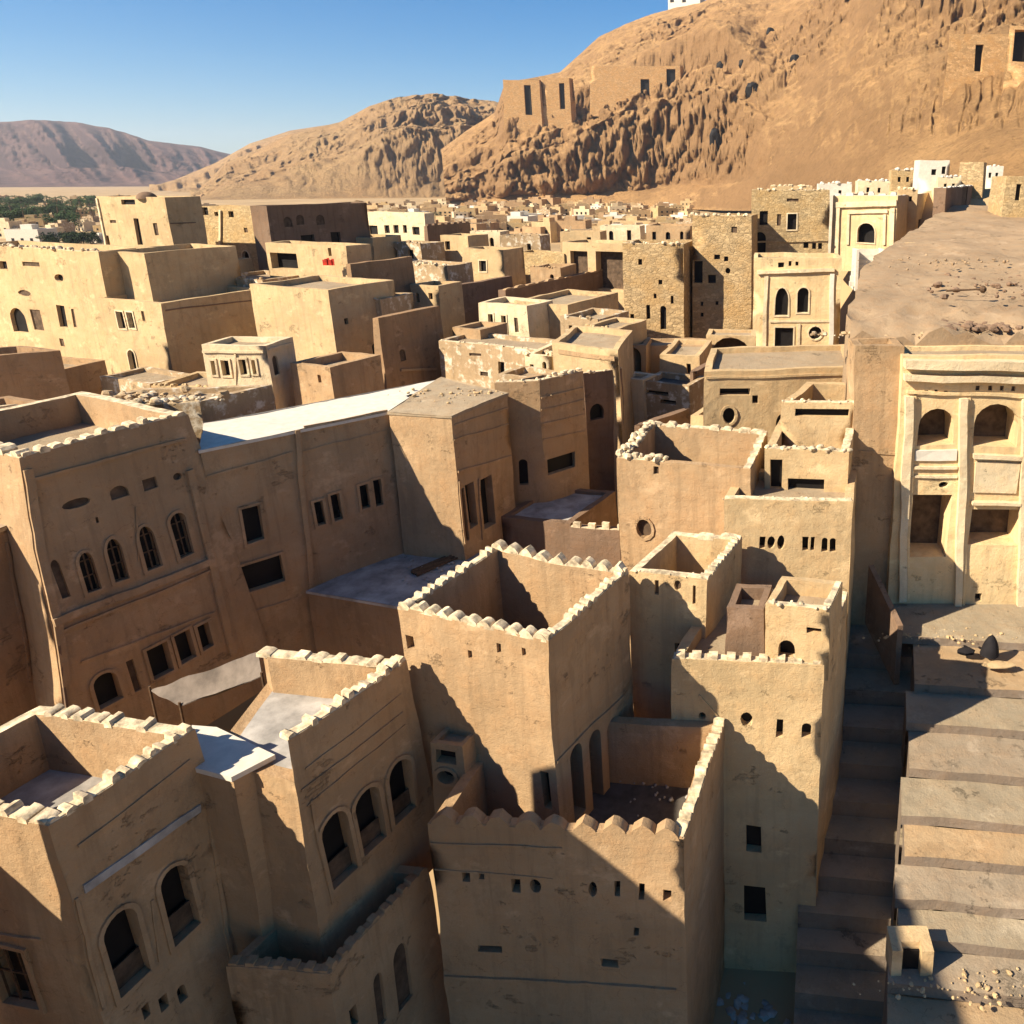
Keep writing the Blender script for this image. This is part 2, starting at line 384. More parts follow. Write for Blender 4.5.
def house(name, label, A=None, B=None, Cc=None, z=None, y=None, poly=None, base=None, bat=.022, par=.9, t=.38,
          mat='sand', roof='roof', ops=(), crest=None, s=.8, wa=1.0, cat='house', group=None, z2=None,
          bands=(), cap=None, D=None, crm='lime', pil=(), rot=0, wpoly=None, open=()):
    def pt(p, zz):
        return at_z(p, zz)
    if wpoly: P = [Vector((x_, y_, z)) for x_, y_ in wpoly]
    elif poly: P = [pt(q, z) for q in poly]
    else:
        if z is None: z = at_y(B, y).z
        b = pt(B, z)
        R = Matrix.Rotation(-math.radians(rot), 3, 'Z'); dA = R @ DIR_A; dC = R @ DIR_C
        def res(q, d):
            if q is None: return b + d * 5
            if isinstance(q, (int, float)): return b + d * q
            if q[0] == 'x':                       # length so that the projected x equals q[1]
                a = ray(q[1], B[1]); # solve b + d*L on vertical plane through camera with azimuth of px (iterate)
                lo, hi = 0.0, 60.0
                def sx(L):
                    w_ = b + d * L - Vector((0, 0, CAMZ)); fw = w_.y * math.cos(PITCH) - w_.z * math.sin(PITCH); return PXC + F * w_.x / fw
                s0 = sx(0); sg = 1 if sx(1) > s0 else -1
                for _ in range(40):
                    mid = (lo + hi) / 2
                    if (sx(mid) - q[1]) * sg < 0: lo = mid
                    else: hi = mid
                return b + d * lo
            if y is not None: return res(('x', q[0]), d)
            return pt(q, z)
        a = res(A, dA); c = res(Cc, dC)
        if D is not None:
            dd = pt(D, z); 
            if A is None: a = b + dd - c
        else: dd = a + c - b
        P = [a, b, c, dd]
    n = len(P)
    # CCW check
    ar = sum(P[i].x * P[(i + 1) % n].y - P[(i + 1) % n].x * P[i].y for i in range(n))
    if ar < 0: print('WARN clockwise', name, label)
    cx = sum((p for p in P), Vector()) / n
    if base is None: base = ground_h(cx.x, cx.y) - .6
    H = z - base
    Bt = [Vector((p.x, p.y, base)) for p in offset_poly(P, bat * H)]
    org = Vector((cx.x, cx.y, base))
    root = empty(name, org, label, cat, group)
    wm = MB(); frames = []
    holes = {i: [] for i in range(n)}; winspec = []
    for i in range(n):
        b0, b1, t1, t0 = Bt[i], Bt[(i + 1) % n], P[(i + 1) % n], P[i]
        U = (b1 - b0).normalized(); Nn = U.cross(t0 - b0).normalized(); V = Nn.cross(U)
        frames.append((b0, U, V, Nn, (b1 - b0).length, (t0 - b0).dot(V)))
    def hit(i, p):
        b0, U, V, Nn = frames[i][:4]; a = ray(*p); o = Vector((0, 0, CAMZ)); tt = (b0 - o).dot(Nn) / a.dot(Nn)
        q = o + a * tt - b0; return q.dot(U), q.dot(V)
    for op in ops:
        i, kind, px, py, pw, ph = op[:6]; opt = op[6] if len(op) > 6 else {}
        u, v = hit(i, (px, py)); u0, _ = hit(i, (px - pw / 2, py)); u1, _ = hit(i, (px + pw / 2, py))
        _, v0 = hit(i, (px, py + ph / 2)); _, v1 = hit(i, (px, py - ph / 2))
        wd = abs(u1 - u0); hh = abs(v1 - v0); v = (v0 + v1) / 2
        W, Ht = frames[i][4], frames[i][5]
        if u - wd / 2 < .12 or u + wd / 2 > W - .12 or v - hh / 2 < .1 or v + hh / 2 > Ht - .12:
            u = min(max(u, wd / 2 + .14), W - wd / 2 - .14); v = min(max(v, hh / 2 + .1), Ht - hh / 2 - .14)
            if wd > W * .9 or hh > Ht * .95: print('WARN opening too big', label, op); continue
        Pq = opening_poly(kind, u, v, wd, hh)
        clash = any(not (u + wd / 2 + .03 < q[0] or u - wd / 2 - .03 > q[1] or v + hh / 2 + .03 < q[2] or v - hh / 2 - .03 > q[3]) for q in holes[i] and [(min(a for a, _ in h), max(a for a, _ in h), min(b for _, b in h), max(b for _, b in h)) for h in holes[i]])
        if clash: print('WARN clash', label, op); continue
        holes[i].append(Pq); winspec.append((i, kind, u, v, wd, hh, opt))
    for i in range(n):
        b0, b1, t1, t0 = Bt[i], Bt[(i + 1) % n], P[(i + 1) % n], P[i]
        if i in open:
            dz = Vector((0, 0, par)); k0 = par / H; t1 = t1 + (Bt[(i + 1) % n] - t1) * k0; t0 = t0 + (Bt[i] - t0) * k0
        vs, tr, fr = tri_wall(b0, b1, t1, t0, s, holes[i]); wm.add(vs, tr, 0)
    # parapet top, inner faces, roof slab
    if par > .05:
        I = offset_poly(P, -t); n_ = n
        ic = 0 if cap is None else 1
        for i in range(n):
            j = (i + 1) % n
            if i in open:
                k0 = par / H; ol = [P[i] + (Bt[i] - P[i]) * k0, P[j] + (Bt[j] - P[j]) * k0]; il = [Vector((q.x, q.y, z - par - .02)) for q in (I[i], I[j])]
                wm.add([ol[0], ol[1], il[1], il[0]], [(0, 1, 2, 3)], 0)
                for q in (i, j):
                    if (q in open) and ((q - 1) % n in open): continue
                    dn = Vector((0, 0, par + .1)); wm.add([P[q], I[q], I[q] - dn, P[q] + (Bt[q] - P[q]) * k0 - Vector((0, 0, .1))], [(0, 1, 2, 3)], 0)
                continue
            o_ = seg_pts(P[i], P[j], s) + [P[j]]; k = len(o_)
            i_ = [I[i] + (I[j] - I[i]) * q / (k - 1) for q in range(k)]
            wm.add(o_ + i_, [(q, q + 1, k + q + 1, k + q) for q in range(k - 1)], ic)
            lo = [p - Vector((0, 0, par + .12)) for p in i_]
            wm.add(i_ + lo, [(q, q + 1, k + q + 1, k + q) for q in range(k - 1)], 0)
        rz = z - par; rp = [Vector((p.x, p.y, rz)) for p in offset_poly(P, -t - (-.06))]
    else:
        rz = z; rp = [Vector(p) for p in P]
    wmo = wm.build('wall', [mat, cap or mat], root, org, wa, 35)
    bm = bmesh.new(); bm.from_mesh(wmo.data); bmesh.ops.remove_doubles(bm, verts=bm.verts, dist=.004); bm.to_mesh(wmo.data); bm.free()
    wmo.data.set_sharp_from_angle(angle=math.radians(35))
    rm = MB(); b0 = [Vector(p) for p in rp]
    if par > .05:
        vs, tr, _ = tri_wall(rp[0], rp[1], rp[2], rp[3], s, []) if n == 4 else (rp, [tuple(range(n))], None)
    else:
        up = [p + Vector((0, 0, .004)) for p in offset_poly(P, .06)]; vs, tr, _ = tri_wall(*up, s, []) if n == 4 else (up, [tuple(range(n))], None)
    rm.add(vs, tr, 0)
    if par <= .05:
        for i in range(n): rm.add([up[i], up[(i + 1) % n], up[(i + 1) % n] - Vector((0, 0, .14)), up[i] - Vector((0, 0, .14))], [(0, 3, 2, 1)], 0)
    rm.build('roof', [roof], root, org, wa, 35)
    for (i, kind, u, v, wd, hh, opt) in winspec:
        b0, U, V, Nn = frames[i][:4]
        to3 = lambda q, b0=b0, U=U, V=V: b0 + U * q[0] + V * q[1]
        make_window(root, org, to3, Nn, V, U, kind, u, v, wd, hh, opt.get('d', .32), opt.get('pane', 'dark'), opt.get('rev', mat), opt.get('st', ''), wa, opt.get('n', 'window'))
    # string courses: (wall, (px0,py0),(px1,py1), thickness, proud[, material, name])
    for bd in bands:
        i, p0, p1, th, pr = bd[:5]; bmat = bd[5] if len(bd) > 5 else mat; bn = bd[6] if len(bd) > 6 else 'string_course'
        b0, U, V, Nn = frames[i][:4]; u0, v0 = hit(i, p0); u1, v1 = hit(i, p1)
        Wf = frames[i][4]; Hf = frames[i][5]; tl = (P[i] - b0).dot(U); tr_ = Wf - (P[(i + 1) % n] - b0).dot(U)
        def clampu(u, v): return min(max(u, tl * v / Hf + .04 + (th / 2 if abs(v1 - v0) > abs(u1 - u0) else 0)), Wf - tr_ * v / Hf - .04 - (th / 2 if abs(v1 - v0) > abs(u1 - u0) else 0))
        v0 = min(v0, Hf - .02); v1 = min(v1, Hf - .02); u0 = clampu(u0, v0); u1 = clampu(u1, v1)
        a_ = b0 + U * u0 + V * v0; c_ = b0 + U * u1 + V * v1; L = (c_ - a_)
        if L.length < .05: continue
        dL = L.normalized(); dN = dL.cross(Nn).normalized()
        if dN.dot(V) < 0 and abs(dL.dot(V)) < .9: dN = -dN
        m = MB(); k = max(1, int(L.length / s)); 
        for q in range(k):
            m.obox(a_ + L * q / k - dN * th / 2 - Nn * .05, L / k, dN * th, Nn * (pr + .05))
        m.build(bn, [bmat], root, org, wa)
    # crest along edges: list of (edge, type, spacing, size)
    for cr in (crest or ()):
        e, ty, sp, sz = cr[:4]
        a_, c_ = P[e], P[(e + 1) % n]; L = (c_ - a_); Ln = L.length; d = L.normalized(); nn = Vector((d.y, -d.x, 0)); m = MB()
        f0, f1 = (cr[4] if len(cr) > 4 else (0, 1))
        k = max(1, int(Ln * (f1 - f0) / sp))
        for q in range(k):
            tpos = f0 + (f1 - f0) * (q + .5) / k; c0 = a_ + L * tpos - nn * t * .5
            c0 = c0 + d * rnd.uniform(-.12, .12) * sp
            r = sz * rnd.uniform(.45, 1.0)
            if ty == 'lump':
                if rnd.random() < .12: continue
                hgt = r * rnd.uniform(.65, 1.15); wd = sp * rnd.uniform(.5, .85); hw = wd / 2
                pr = [(-hw, -.06), (-hw * rnd.uniform(.85, 1.1), hgt * .45), (-hw * rnd.uniform(.45, .8), hgt * rnd.uniform(.8, 1)), (hw * rnd.uniform(.3, .8), hgt * rnd.uniform(.85, 1.05)), (hw * rnd.uniform(.85, 1.1), hgt * .5), (hw, -.06)]
                tt_ = t * rnd.uniform(.85, 1.12); F0 = [c0 + nn * (tt_ * .5) + d * x + Vector((0, 0, y_)) for x, y_ in pr]; B0 = [p - nn * tt_ + Vector((0, 0, rnd.uniform(-.03, .03))) for p in F0]; kk = len(pr)
                m.add(F0 + B0, [tuple(range(kk))[::-1], tuple(range(kk, 2 * kk))] + [(j, j + 1, kk + j + 1, kk + j)[::-1] for j in range(kk - 1)])
            elif ty == 'rubble':
                for _ in range(3): 
                    r2 = sz * rnd.uniform(.4, 1.1); m.lump(c0 + d * rnd.uniform(-.5, .5) * sp + nn * rnd.uniform(-.2, .2) + Vector((0, 0, r2 * rnd.uniform(.1, .7))), r2, r2 * .8, r2 * .7, rnd.uniform(0, 3), 0, .3)
            elif ty == 'lobe':
                pr = [(-.5 * sp, -.08), (-.42 * sp, .28 * sz), (-.25 * sp, .72 * sz), (-.05 * sp, sz), (.12 * sp, .92 * sz), (.3 * sp, .6 * sz), (.43 * sp, .22 * sz), (.5 * sp, -.08)]
                pr = [(x, y_ * rnd.uniform(.85, 1.1)) for x, y_ in pr]
                F0 = [c0 + nn * (t * .5) + d * x + Vector((0, 0, y_)) for x, y_ in pr]; B0 = [p - nn * t * .95 for p in F0]; kk = len(pr)
                m.add(F0 + B0, [tuple(range(kk))[::-1], tuple(range(kk, 2 * kk))] + [(j, j + 1, kk + j + 1, kk + j)[::-1] for j in range(kk - 1)])
            elif ty == 'tooth':
                hgt = sz * rnd.uniform(.8, 1.15); wd = sp * .55
                m.obox(c0 - d * wd / 2 + nn * (t * .45) - Vector((0, 0, .05)), d * wd, -nn * t * .9, Vector((0, 0, hgt)))
        q0, q1 = a_ + L * f0 + d * .06, a_ + L * f1 - d * .06; k2 = max(1, int((q1 - q0).length / s)); 
        if wa <= 2:
            for q in range(k2): m.obox(q0 + (q1 - q0) * q / k2 - nn * .03 - Vector((0, 0, .05)), (q1 - q0) / k2, -nn * (t * .8), Vector((0, 0, .08)))
        m.build('battlement', [cr[5] if len(cr) > 5 else crm], root, org, wa, 40)
    root['_P'] = 0; del root['_P']
    return root, P, frames

D_ = {'st': 'f'}
DP = {'st': 'fp', 'd': .4}
DL = {'st': 'fl'}
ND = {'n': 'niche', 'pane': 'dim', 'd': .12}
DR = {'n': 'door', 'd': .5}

#SETTING
# ------------------------------------------------------------------ ground sheet
def grid_mesh(name, xs, ys, fn, mat, smooth=True):
    vs = [Vector((x, y, fn(x, y))) for y in ys for x in xs]; nx = len(xs)
    fs = [(j * nx + i, j * nx + i + 1, (j + 1) * nx + i + 1, (j + 1) * nx + i) for j in range(len(ys) - 1) for i in range(nx - 1)]
    me = mesh_from(vs, fs, name); me.polygons.foreach_set('use_smooth', [smooth] * len(fs))
    return link(name, me, mat)
def spread(a, b, fine, k=1.12, fa=-80, fb=60):
    L = [fa]; x = fa
    while x < fb: x += fine; L.append(x)
    st = fine
    while x < b: st *= k; x += st; L.append(x)
    x = fa; st = fine; R = []
    while x > a: st *= k; x -= st; R.append(x)
    return R[::-1] + L
gx = spread(-9000, 9000, 1.6); gy = spread(-300, 12000, 1.6, 1.12, -20, 150)
g = grid_mesh('ground', gx, gy, lambda x, y: ground_h(x, y) + noise.noise(Vector((x * .3, y * .3, 0))) * .25, 'plain'); tag(g, None, None, kind='structure')

# ------------------------------------------------------------------ hills (height fields)
def azel(px, py):
    a = ray(px, py); return math.atan2(a.x, a.y), math.atan2(a.z, math.hypot(a.x, a.y))
def sinterp(T, x, w_=.06):
    return sum(interp(T, x + w_ * (k - 3) / 3) for k in range(7)) / 7
def interp(T, x):
    if x <= T[0][0]: return T[0][1]
    for (a, b), (c, d) in zip(T, T[1:]):
        if x <= c: return b + (d - b) * (x - a) / (c - a)
    return T[-1][1]
def hill(name, sil, r0f, r1f, prof, nfun, az0, az1, na, nr, mat, z0f=lambda a: 0, pw=1.0):
    T = sorted(azel(*p) for p in sil); vs = []
    for i in range(na + 1):
        az = az0 + (az1 - az0) * i / na; el = interp(T, az); r0 = r0f(az); r1 = r1f(az); z0 = z0f(az)
        z1 = CAMZ + r1 * math.tan(el)
        for j in range(nr + 1):
            u = (j / nr) ** pw
            if u < .85: tt = u / .85; r = r0 + (r1 - r0) * tt; z = z0 + (z1 - z0) * prof(tt, az)
            else: tt = (u - .85) / .15; r = r1 + (r1 - r0) * .8 * tt; z = z1 + (z0 - z1) * .5 * tt
            q = Vector((r * math.sin(az), r * math.cos(az), z)); hh = nfun(q, min(u / .85, 1), az, r)
            q.z += hh[0]; q.x -= math.sin(az) * hh[1]; q.y -= math.cos(az) * hh[1]
            vs.append(q)
    fs = [(i * (nr + 1) + j, (i + 1) * (nr + 1) + j, (i + 1) * (nr + 1) + j + 1, i * (nr + 1) + j + 1) for i in range(na) for j in range(nr)]
    me = mesh_from(vs, fs, name); me.polygons.foreach_set('use_smooth', [True] * len(fs)); 
    o = link(name, me, mat); tag(o, None, None, kind='structure'); return o
def fbm(p, o=5): return noise.fractal(p, 1.0, 2.0, o)
def ridge(p, o=5): return noise.ridged_multi_fractal(p, .9, 2.1, o, 1.0, 2.0)
A = lambda px: azel(px, 190)[0]
def vcell(q, a):
    wx = fbm(q * .012) * .6; wz = fbm(q * .01 + Vector((50, 0, 0))) * .8
    v1 = noise.voronoi(Vector((a * 34 + wx, q.z * .016 + wz, 3)))[0]; v2 = noise.voronoi(Vector((a * 80 + wx, q.z * .04 + wz, 5)))[0]
    return 18 * min(1, 4 * (v1[1] - v1[0])) + 10 * min(1, 4 * (v2[1] - v2[0]))
# far purple range
hill('far_hills', [(-400, 118), (-50, 125), (0, 124), (60, 122), (85, 125), (110, 130), (150, 142), (200, 148), (230, 155), (262, 160), (330, 170), (700, 172)],
     lambda a: 3600, lambda a: 5600, lambda t, a: .30 * sm(0, .55, t) + .70 * sm(.42, .92, t),
     lambda q, t, a, r: (40 * math.sin(math.pi * min(t, .999)) * fbm(Vector((q.x * .0015, q.y * .0015, 1))), 430 * math.sin(math.pi * t) * (ridge(Vector((a * 26 + t * 1.2, t * .7, 0)), 5) - 1.0)),
     A(-500), A(700), 420, 60, 'hill_far')
# middle tan hill
def prof_mid(t, a): 
    k = sm(A(225), A(420), a)
    return (1 - k) * t ** .85 + k * (.55 * sm(.0, .25, t) + .45 * sm(.2, 1, t))
hill('tan_hill', [(200, 190), (225, 163), (260, 148), (290, 134), (340, 122), (370, 106), (400, 98), (430, 95), (455, 97), (470, 100), (495, 104), (520, 110), (600, 120)],
     lambda a: 1350, lambda a: 1950, prof_mid,
     lambda q, t, a, r: (14 * math.sin(math.pi * t) * fbm(q * .01), (22 + 36 * sm(A(360), A(440), a)) * math.sin(math.pi * min(1, t)) * (ridge(Vector((a * 40 + q.z * .012 + fbm(q * .006), q.z * .02, 2))) - .9) + 14 * fbm(q * .03) * math.sin(math.pi * min(1, t)) + sm(A(330), A(420), a) * math.sin(math.pi * min(1, t)) ** .6 * vcell(q, a)),
     A(190), A(640), 560, 110, 'hill_mid')
hill('orange_ridge', [(120, 189), (160, 186), (215, 163), (250, 143), (290, 130), (330, 124), (380, 128), (470, 150), (520, 170)],
     lambda a: 2100, lambda a: 3000, lambda t, a: t ** .9,
     lambda q, t, a, r: (30 * math.sin(math.pi * t) * fbm(q * .004), 120 * math.sin(math.pi * t) * (ridge(Vector((a * 40, q.z * .01, 5))) - .9)),
     A(150), A(560), 240, 50, 'hill_mid')
# the big hill
def r0_big(a): return sinterp([(A(440), 980), (A(500), 900), (A(700), 800), (A(760), 560), (A(850), 330), (A(1000), 230), (A(1200), 200)], a)
def r1_big(a): return sinterp([(A(440), 1180), (A(505), 1130), (A(560), 1250), (A(640), 1500), (A(760), 1400), (A(900), 1050), (A(1200), 800)], a)
def z0_big(a): return sinterp([(A(700), 0), (A(760), 6), (A(850), 22), (A(1000), 24)], a)
def prof_big(t, a):
    k = sm(A(700), A(800), a)
    left = .07 * sm(0, .09, t) + .30 * sm(.09, .20, t) + .09 * sm(.22, .28, t) + .12 * sm(.28, .33, t) + .42 * max(0, (t - .3) / .7) ** .9
    right = .92 * t ** 1.05 + .08 * sm(.45, .6, t)
    return left * (1 - k) + right * k
def n_big(q, t, a, r):
    k = sm(A(690), A(790), a); e = math.sin(math.pi * min(t, 1)) ** .5
    fl = ridge(Vector((a * 38 + fbm(q * .008) * .9 + q.z * .008, q.z * .022 + fbm(q * .015) * .5, 9)), 6) - .9
    cliff = (1 - sm(.2, .38, t)) * (1 - k) * .68
    wx = fbm(q * .015) * .6; wz = fbm(q * .012 + Vector((50, 0, 0))) * .8
    vd = noise.voronoi(Vector((a * 30 + wx, q.z * .030 + wz, 3)))[0]; vd2 = noise.voronoi(Vector((a * 75 + wx, q.z * .07 + wz, 5)))[0]; vd3 = noise.voronoi(Vector((a * 190 + wx * 2, q.z * .16 + wz, 8)))[0]
    blk = noise.noise(Vector((a * 16, q.z * .012, 1)))
    return (7 * e * fbm(q * .012) + 2.5 * e * fbm(q * .06), sm(.085, .13, t) * (cliff * (11 * fl + 30 * blk + 14 * fbm(q * .05) + 20 * min(1, 4 * (vd[1] - vd[0])) + 12 * min(1, 4 * (vd2[1] - vd2[0])) + 5 * min(1, 4 * (vd3[1] - vd3[0]))) + e * (14 * fbm(Vector((a * 22, q.z * .02, 4))) + 6 * fbm(q * .05) + (5 + 5 * sm(.25, .6, t)) * min(1, 4 * (vd2[1] - vd2[0])) * max(0, fbm(q * .008) + .35) * 1.5)))
hill('ochre_hill', [(440, 150), (470, 128), (495, 112), (505, 82), (530, 78), (560, 72), (600, 36), (625, 24), (655, 13), (700, 3), (760, -25), (900, -70), (1300, -120)],
     r0_big, r1_big, prof_big, n_big, A(445), A(1400), 820, 190, 'hill', z0_big, 1.5)
#END_SETTING

# ------------------------------------------------------------------ stair street and terrace on the right
def street(name):
    edges = [636, 683, 722, 768, 815, 855, 898, 938, 985, 1040]
    zt = 10.0; HR = math.radians(96); dl = Vector((math.sin(HR), math.cos(HR), 0)); back = Vector((-dl.y, dl.x, 0))
    mats = ['tread_pale', 'tread_warm', 'tread_rose', 'riser']
    M['tread_pale'] = mud('worn_tread_pale', (.33, .265, .175), .3, .2); M['tread_warm'] = mud('worn_tread_warm', (.39, .27, .15), .3, .2)
    M['tread_rose'] = mud('worn_tread_rose', (.32, .25, .17), .3, .2); M['riser'] = mud('worn_riser', (.215, .165, .12), .6, .2)
    m = MB(); z = zt; prev = None
    lines = []
    for k, ye in enumerate(edges):
        c = at_z((900, ye), z); lines.append((c, z)); z -= .36
    top = lines[0][0] + back * 14
    prevc = top
    for k, (c, z) in enumerate(lines):
        L0, L1 = .55 - .1 * k + [0, .15, -.1, .1, -.1, .1, -.1, .1, -.1, 0][k], 26; nseg = 40
        if k == 0: L0 = 0
        def row(o, zz, am=.10):
            R = []
            for i in range(nseg + 1):
                p = o + dl * (L0 + (L1 - L0) * i / nseg); q = Vector((p.x, p.y, zz))
                q += back * noise.noise(Vector((p.x * .8, k * 3.1, 0))) * am * .7 + Vector((0, 0, noise.noise(Vector((p.x * .6, p.y, k))) * am * .5))
                R.append(q)
            return R
        # tread k from previous riser foot to this edge
        zz = z
        nb = 4; rows = []
        for b in range(nb + 1):
            o = prevc + (c - prevc) * b / nb; rows.append(row(o, zz, .10))
        V = [v for r in rows for v in r]; w_ = nseg + 1
        m.add(V, [(b * w_ + i, (b + 1) * w_ + i, (b + 1) * w_ + i + 1, b * w_ + i + 1) for b in range(nb) for i in range(nseg)], [0, 1, 0, 2, 0, 1, 2, 0, 2, 1][k])
        lo = [v - Vector((0, 0, .36 if k < len(lines) - 1 else 3)) - back * .03 for v in rows[-1]]
        V = rows[-1] + lo
        m.add(V, [(i, w_ + i, w_ + i + 1, i + 1) for i in range(nseg)], 3)
        # side face on the left
        V = [r[0] for r in rows]; V2 = [v - Vector((0, 0, 8)) for v in V]
        m.add(V + V2, [(b, b + 1, nb + 1 + b + 1, nb + 1 + b) for b in range(nb)], 3)
        prevc = c - back * .03
    o = m.build(name, mats); tag(o, None, None, kind='structure'); o.data.update(); return lines, dl, back
st_lines, st_dl, st_back = street('stair_street')
def alley():
    m = MB(); z = 8.6; dl = st_dl; back = st_back; prev = None
    for k, ye in enumerate([655, 690, 728, 765, 803, 842, 880, 918, 955, 1000, 1060]):
        c = at_z((868, ye), z); 
        if prev is None: prev = c + back * 6
        a0, a1 = -2.6, 3.2
        m.add([c + dl * a0, c + dl * a1, prev + dl * a1, prev + dl * a0], [(0, 1, 2, 3)], k % 2)
        m.add([c + dl * a0 - Vector((0, 0, .75)), c + dl * a1 - Vector((0, 0, .75)), c + dl * a1, c + dl * a0], [(0, 1, 2, 3)], 2)
        z -= .75; prev = c.copy(); prev.z = z
    o = m.build('alley_steps', ['tread_rose', 'tread_pale', 'riser'], None, None, .8); tag(o, None, None, kind='structure')
alley()
# sloping earth in front of the arcade and the bare earthen plateau above it
def plateau():
    xs = [i * .6 for i in range(0, 110)]; ys = [j * .9 for j in range(0, 62)]
    vs = []
    for ty in ys:
        for tx in xs:
            Y0 = 36.2 + ty; 
            xl = interp([(34.6, 6.1), (40, 6.6), (52, 9.5), (62, 13.5), (75, 19.0), (90, 26)], Y0)
            x = xl + tx
            z = interp([(34.6, 22.55), (38, 23.0), (45, 23.7), (60, 24.9), (75, 25.9), (95, 27.2)], Y0) 
            z += noise.noise(Vector((x * .25, Y0 * .25, 3))) * .28 + noise.noise(Vector((x * .9, Y0 * .9, 3))) * .10
            z += .9 * abs(noise.noise(Vector((x * .7, Y0 * .7, 8)))) * (1 - sm(38, 42, Y0)) + .5 * noise.noise(Vector((x * 1.6, Y0 * 1.6, 4))) * (1 - sm(38, 46, Y0)) - .5 * (1 - sm(36.2, 37.4, Y0)) * (noise.noise(Vector((x * .9, 0, 2))) + .5)
            vs.append(Vector((x + noise.noise(Vector((0, Y0 * .4, 1))) * .5 * (1 if tx < 1 else 0), Y0, z)))
    nx = len(xs); ny = len(ys)
    fs = [(j * nx + i, j * nx + i + 1, (j + 1) * nx + i + 1, (j + 1) * nx + i) for j in range(ny - 1) for i in range(nx - 1)]
    k = len(vs)
    for j in range(ny): v = vs[j * nx]; vs.append(Vector((v.x - .4, v.y, 4)))
    fs += [(k + j, j * nx, (j + 1) * nx, k + j + 1) for j in range(ny - 1)]
    k = len(vs)
    for i in range(nx): v = vs[i]; vs.append(Vector((v.x, v.y + .1, 10)))
    fs += [(i, k + i, k + i + 1, i + 1) for i in range(nx - 1)]
    me = mesh_from(vs, fs, 'earth_terrace'); me.polygons.foreach_set('use_smooth', [True] * len(fs)); me.set_sharp_from_angle(angle=math.radians(50))
    tag(link('earth_terrace', me, 'earth'), None, None, kind='structure')
plateau()

# ================================================================== NEAR HOUSES
house('corner_house', 'brown mud house at bottom left with two tall arched windows below a grey band', A=None, B=(50, 826), Cc=(196, 729), D=(38, 704), cap='lime', z=15, par=1.9, mat='sand', s=.55,
      ops=[(1, 'a', 125, 950, 40, 86, DP), (1, 'a', 180, 902, 34, 80, DP), (1, 'r', 146, 1012, 9, 14), (1, 'r', 165, 1003, 11, 16), (1, 'a', 184, 992, 10, 18), (0, 'r', 14, 976, 34, 56, DL)],
      bands=[(1, (82, 890), (200, 806), .24, .05, 'roof_grey', 'ornament_band'), (1, (78, 846), (190, 760), .07, .05), (1, (66, 905), (88, 1023), .08, .06, 'sand', 'pilaster_strip'), (1, (152, 902), (160, 962), .07, .05, 'sand', 'pilaster_strip'), (1, (206, 760), (232, 960), .10, .06, 'sand', 'pilaster_strip'), (0, (-20, 930), (40, 938), .06, .05)],
      crest=[(1, 'lump', .31, .27), (0, 'lump', .5, .22), (2, 'lump', .5, .2)], roof='roof_grey', crm='lime')
house('terrace_house', 'low block with bright white terrace wedged between the two arch-windowed brown houses at bottom left', poly=[(196, 766), (232, 776), (270, 757), (214, 728), (194, 726)], z=13.9, par=.0, roof='white', mat='sand', s=.6, bat=.01)
house('tall_house', 'tall tapering brown mud house with three dark arched windows over a bluish ledge', poly=[(200, 722), (287, 742), (406, 661), (262, 650)], cap='lime', open=(0, 3), z=15, base=7.0, bat=.035, par=1.3, mat='sand', s=.5, roof='roof_grey',
      ops=[(1, 'a', 339, 846, 31, 76, DP), (1, 'a', 371, 817, 26, 66, DP), (1, 'a', 401, 788, 24, 62, DP)],
      bands=[(1, (300, 792), (402, 712), .08, .05), (1, (306, 806), (404, 724), .05, .04), (1, (304, 770), (400, 694), .06, .04), (1, (310, 800), (332, 905), .09, .06, 'sand', 'pilaster_strip')],
      crest=[(1, 'lump', .31, .27), (2, 'lump', .6, .18)])
house('ledge_house', 'lower block with a scalloped parapet wrapping the foot of the house with three arches', A=(228, 966), B=(330, 974), Cc=(427, 868), z=8.2, par=1.0, t=.28, mat='sand', s=.5, roof='roof_grey', base=-1,
      ops=[(1, 'r', 355, 1016, 8, 22), (1, 'p', 380, 1000, 10, 60, ND), (1, 'p', 402, 975, 16, 70, ND)],
      crest=[(0, 'tooth', .42, .16, (0, 1), 'sand'), (1, 'lump', .38, .2, (0, 1), 'sand')])
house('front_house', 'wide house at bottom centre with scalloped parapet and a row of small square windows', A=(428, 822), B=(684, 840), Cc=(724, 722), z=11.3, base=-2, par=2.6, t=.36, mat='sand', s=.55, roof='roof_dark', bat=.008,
      ops=[(0, 'r', 465, 876, 8, 10), (0, 'r', 480, 876, 5, 6), (0, 'r', 515, 886, 9, 14), (0, 'o', 534, 886, 12, 14), (0, 'o', 592, 889, 9, 15), (0, 'r', 617, 888, 6, 14), (0, 'r', 642, 891, 6, 16), (0, 'r', 668, 895, 8, 11), (0, 'r', 638, 930, 5, 8),
           (0, 'r', 491, 949, 24, 7), (0, 'r', 610, 964, 17, 8)],
      bands=[(0, (430, 842), (560, 848), .05, .04), (0, (431, 976), (676, 988), .10, .07), (0, (431, 868), (552, 878), .04, .03)],
      crest=[(0, 'lobe', .78, .34, (0, 1), 'sand'), (1, 'lump', .3, .24)])
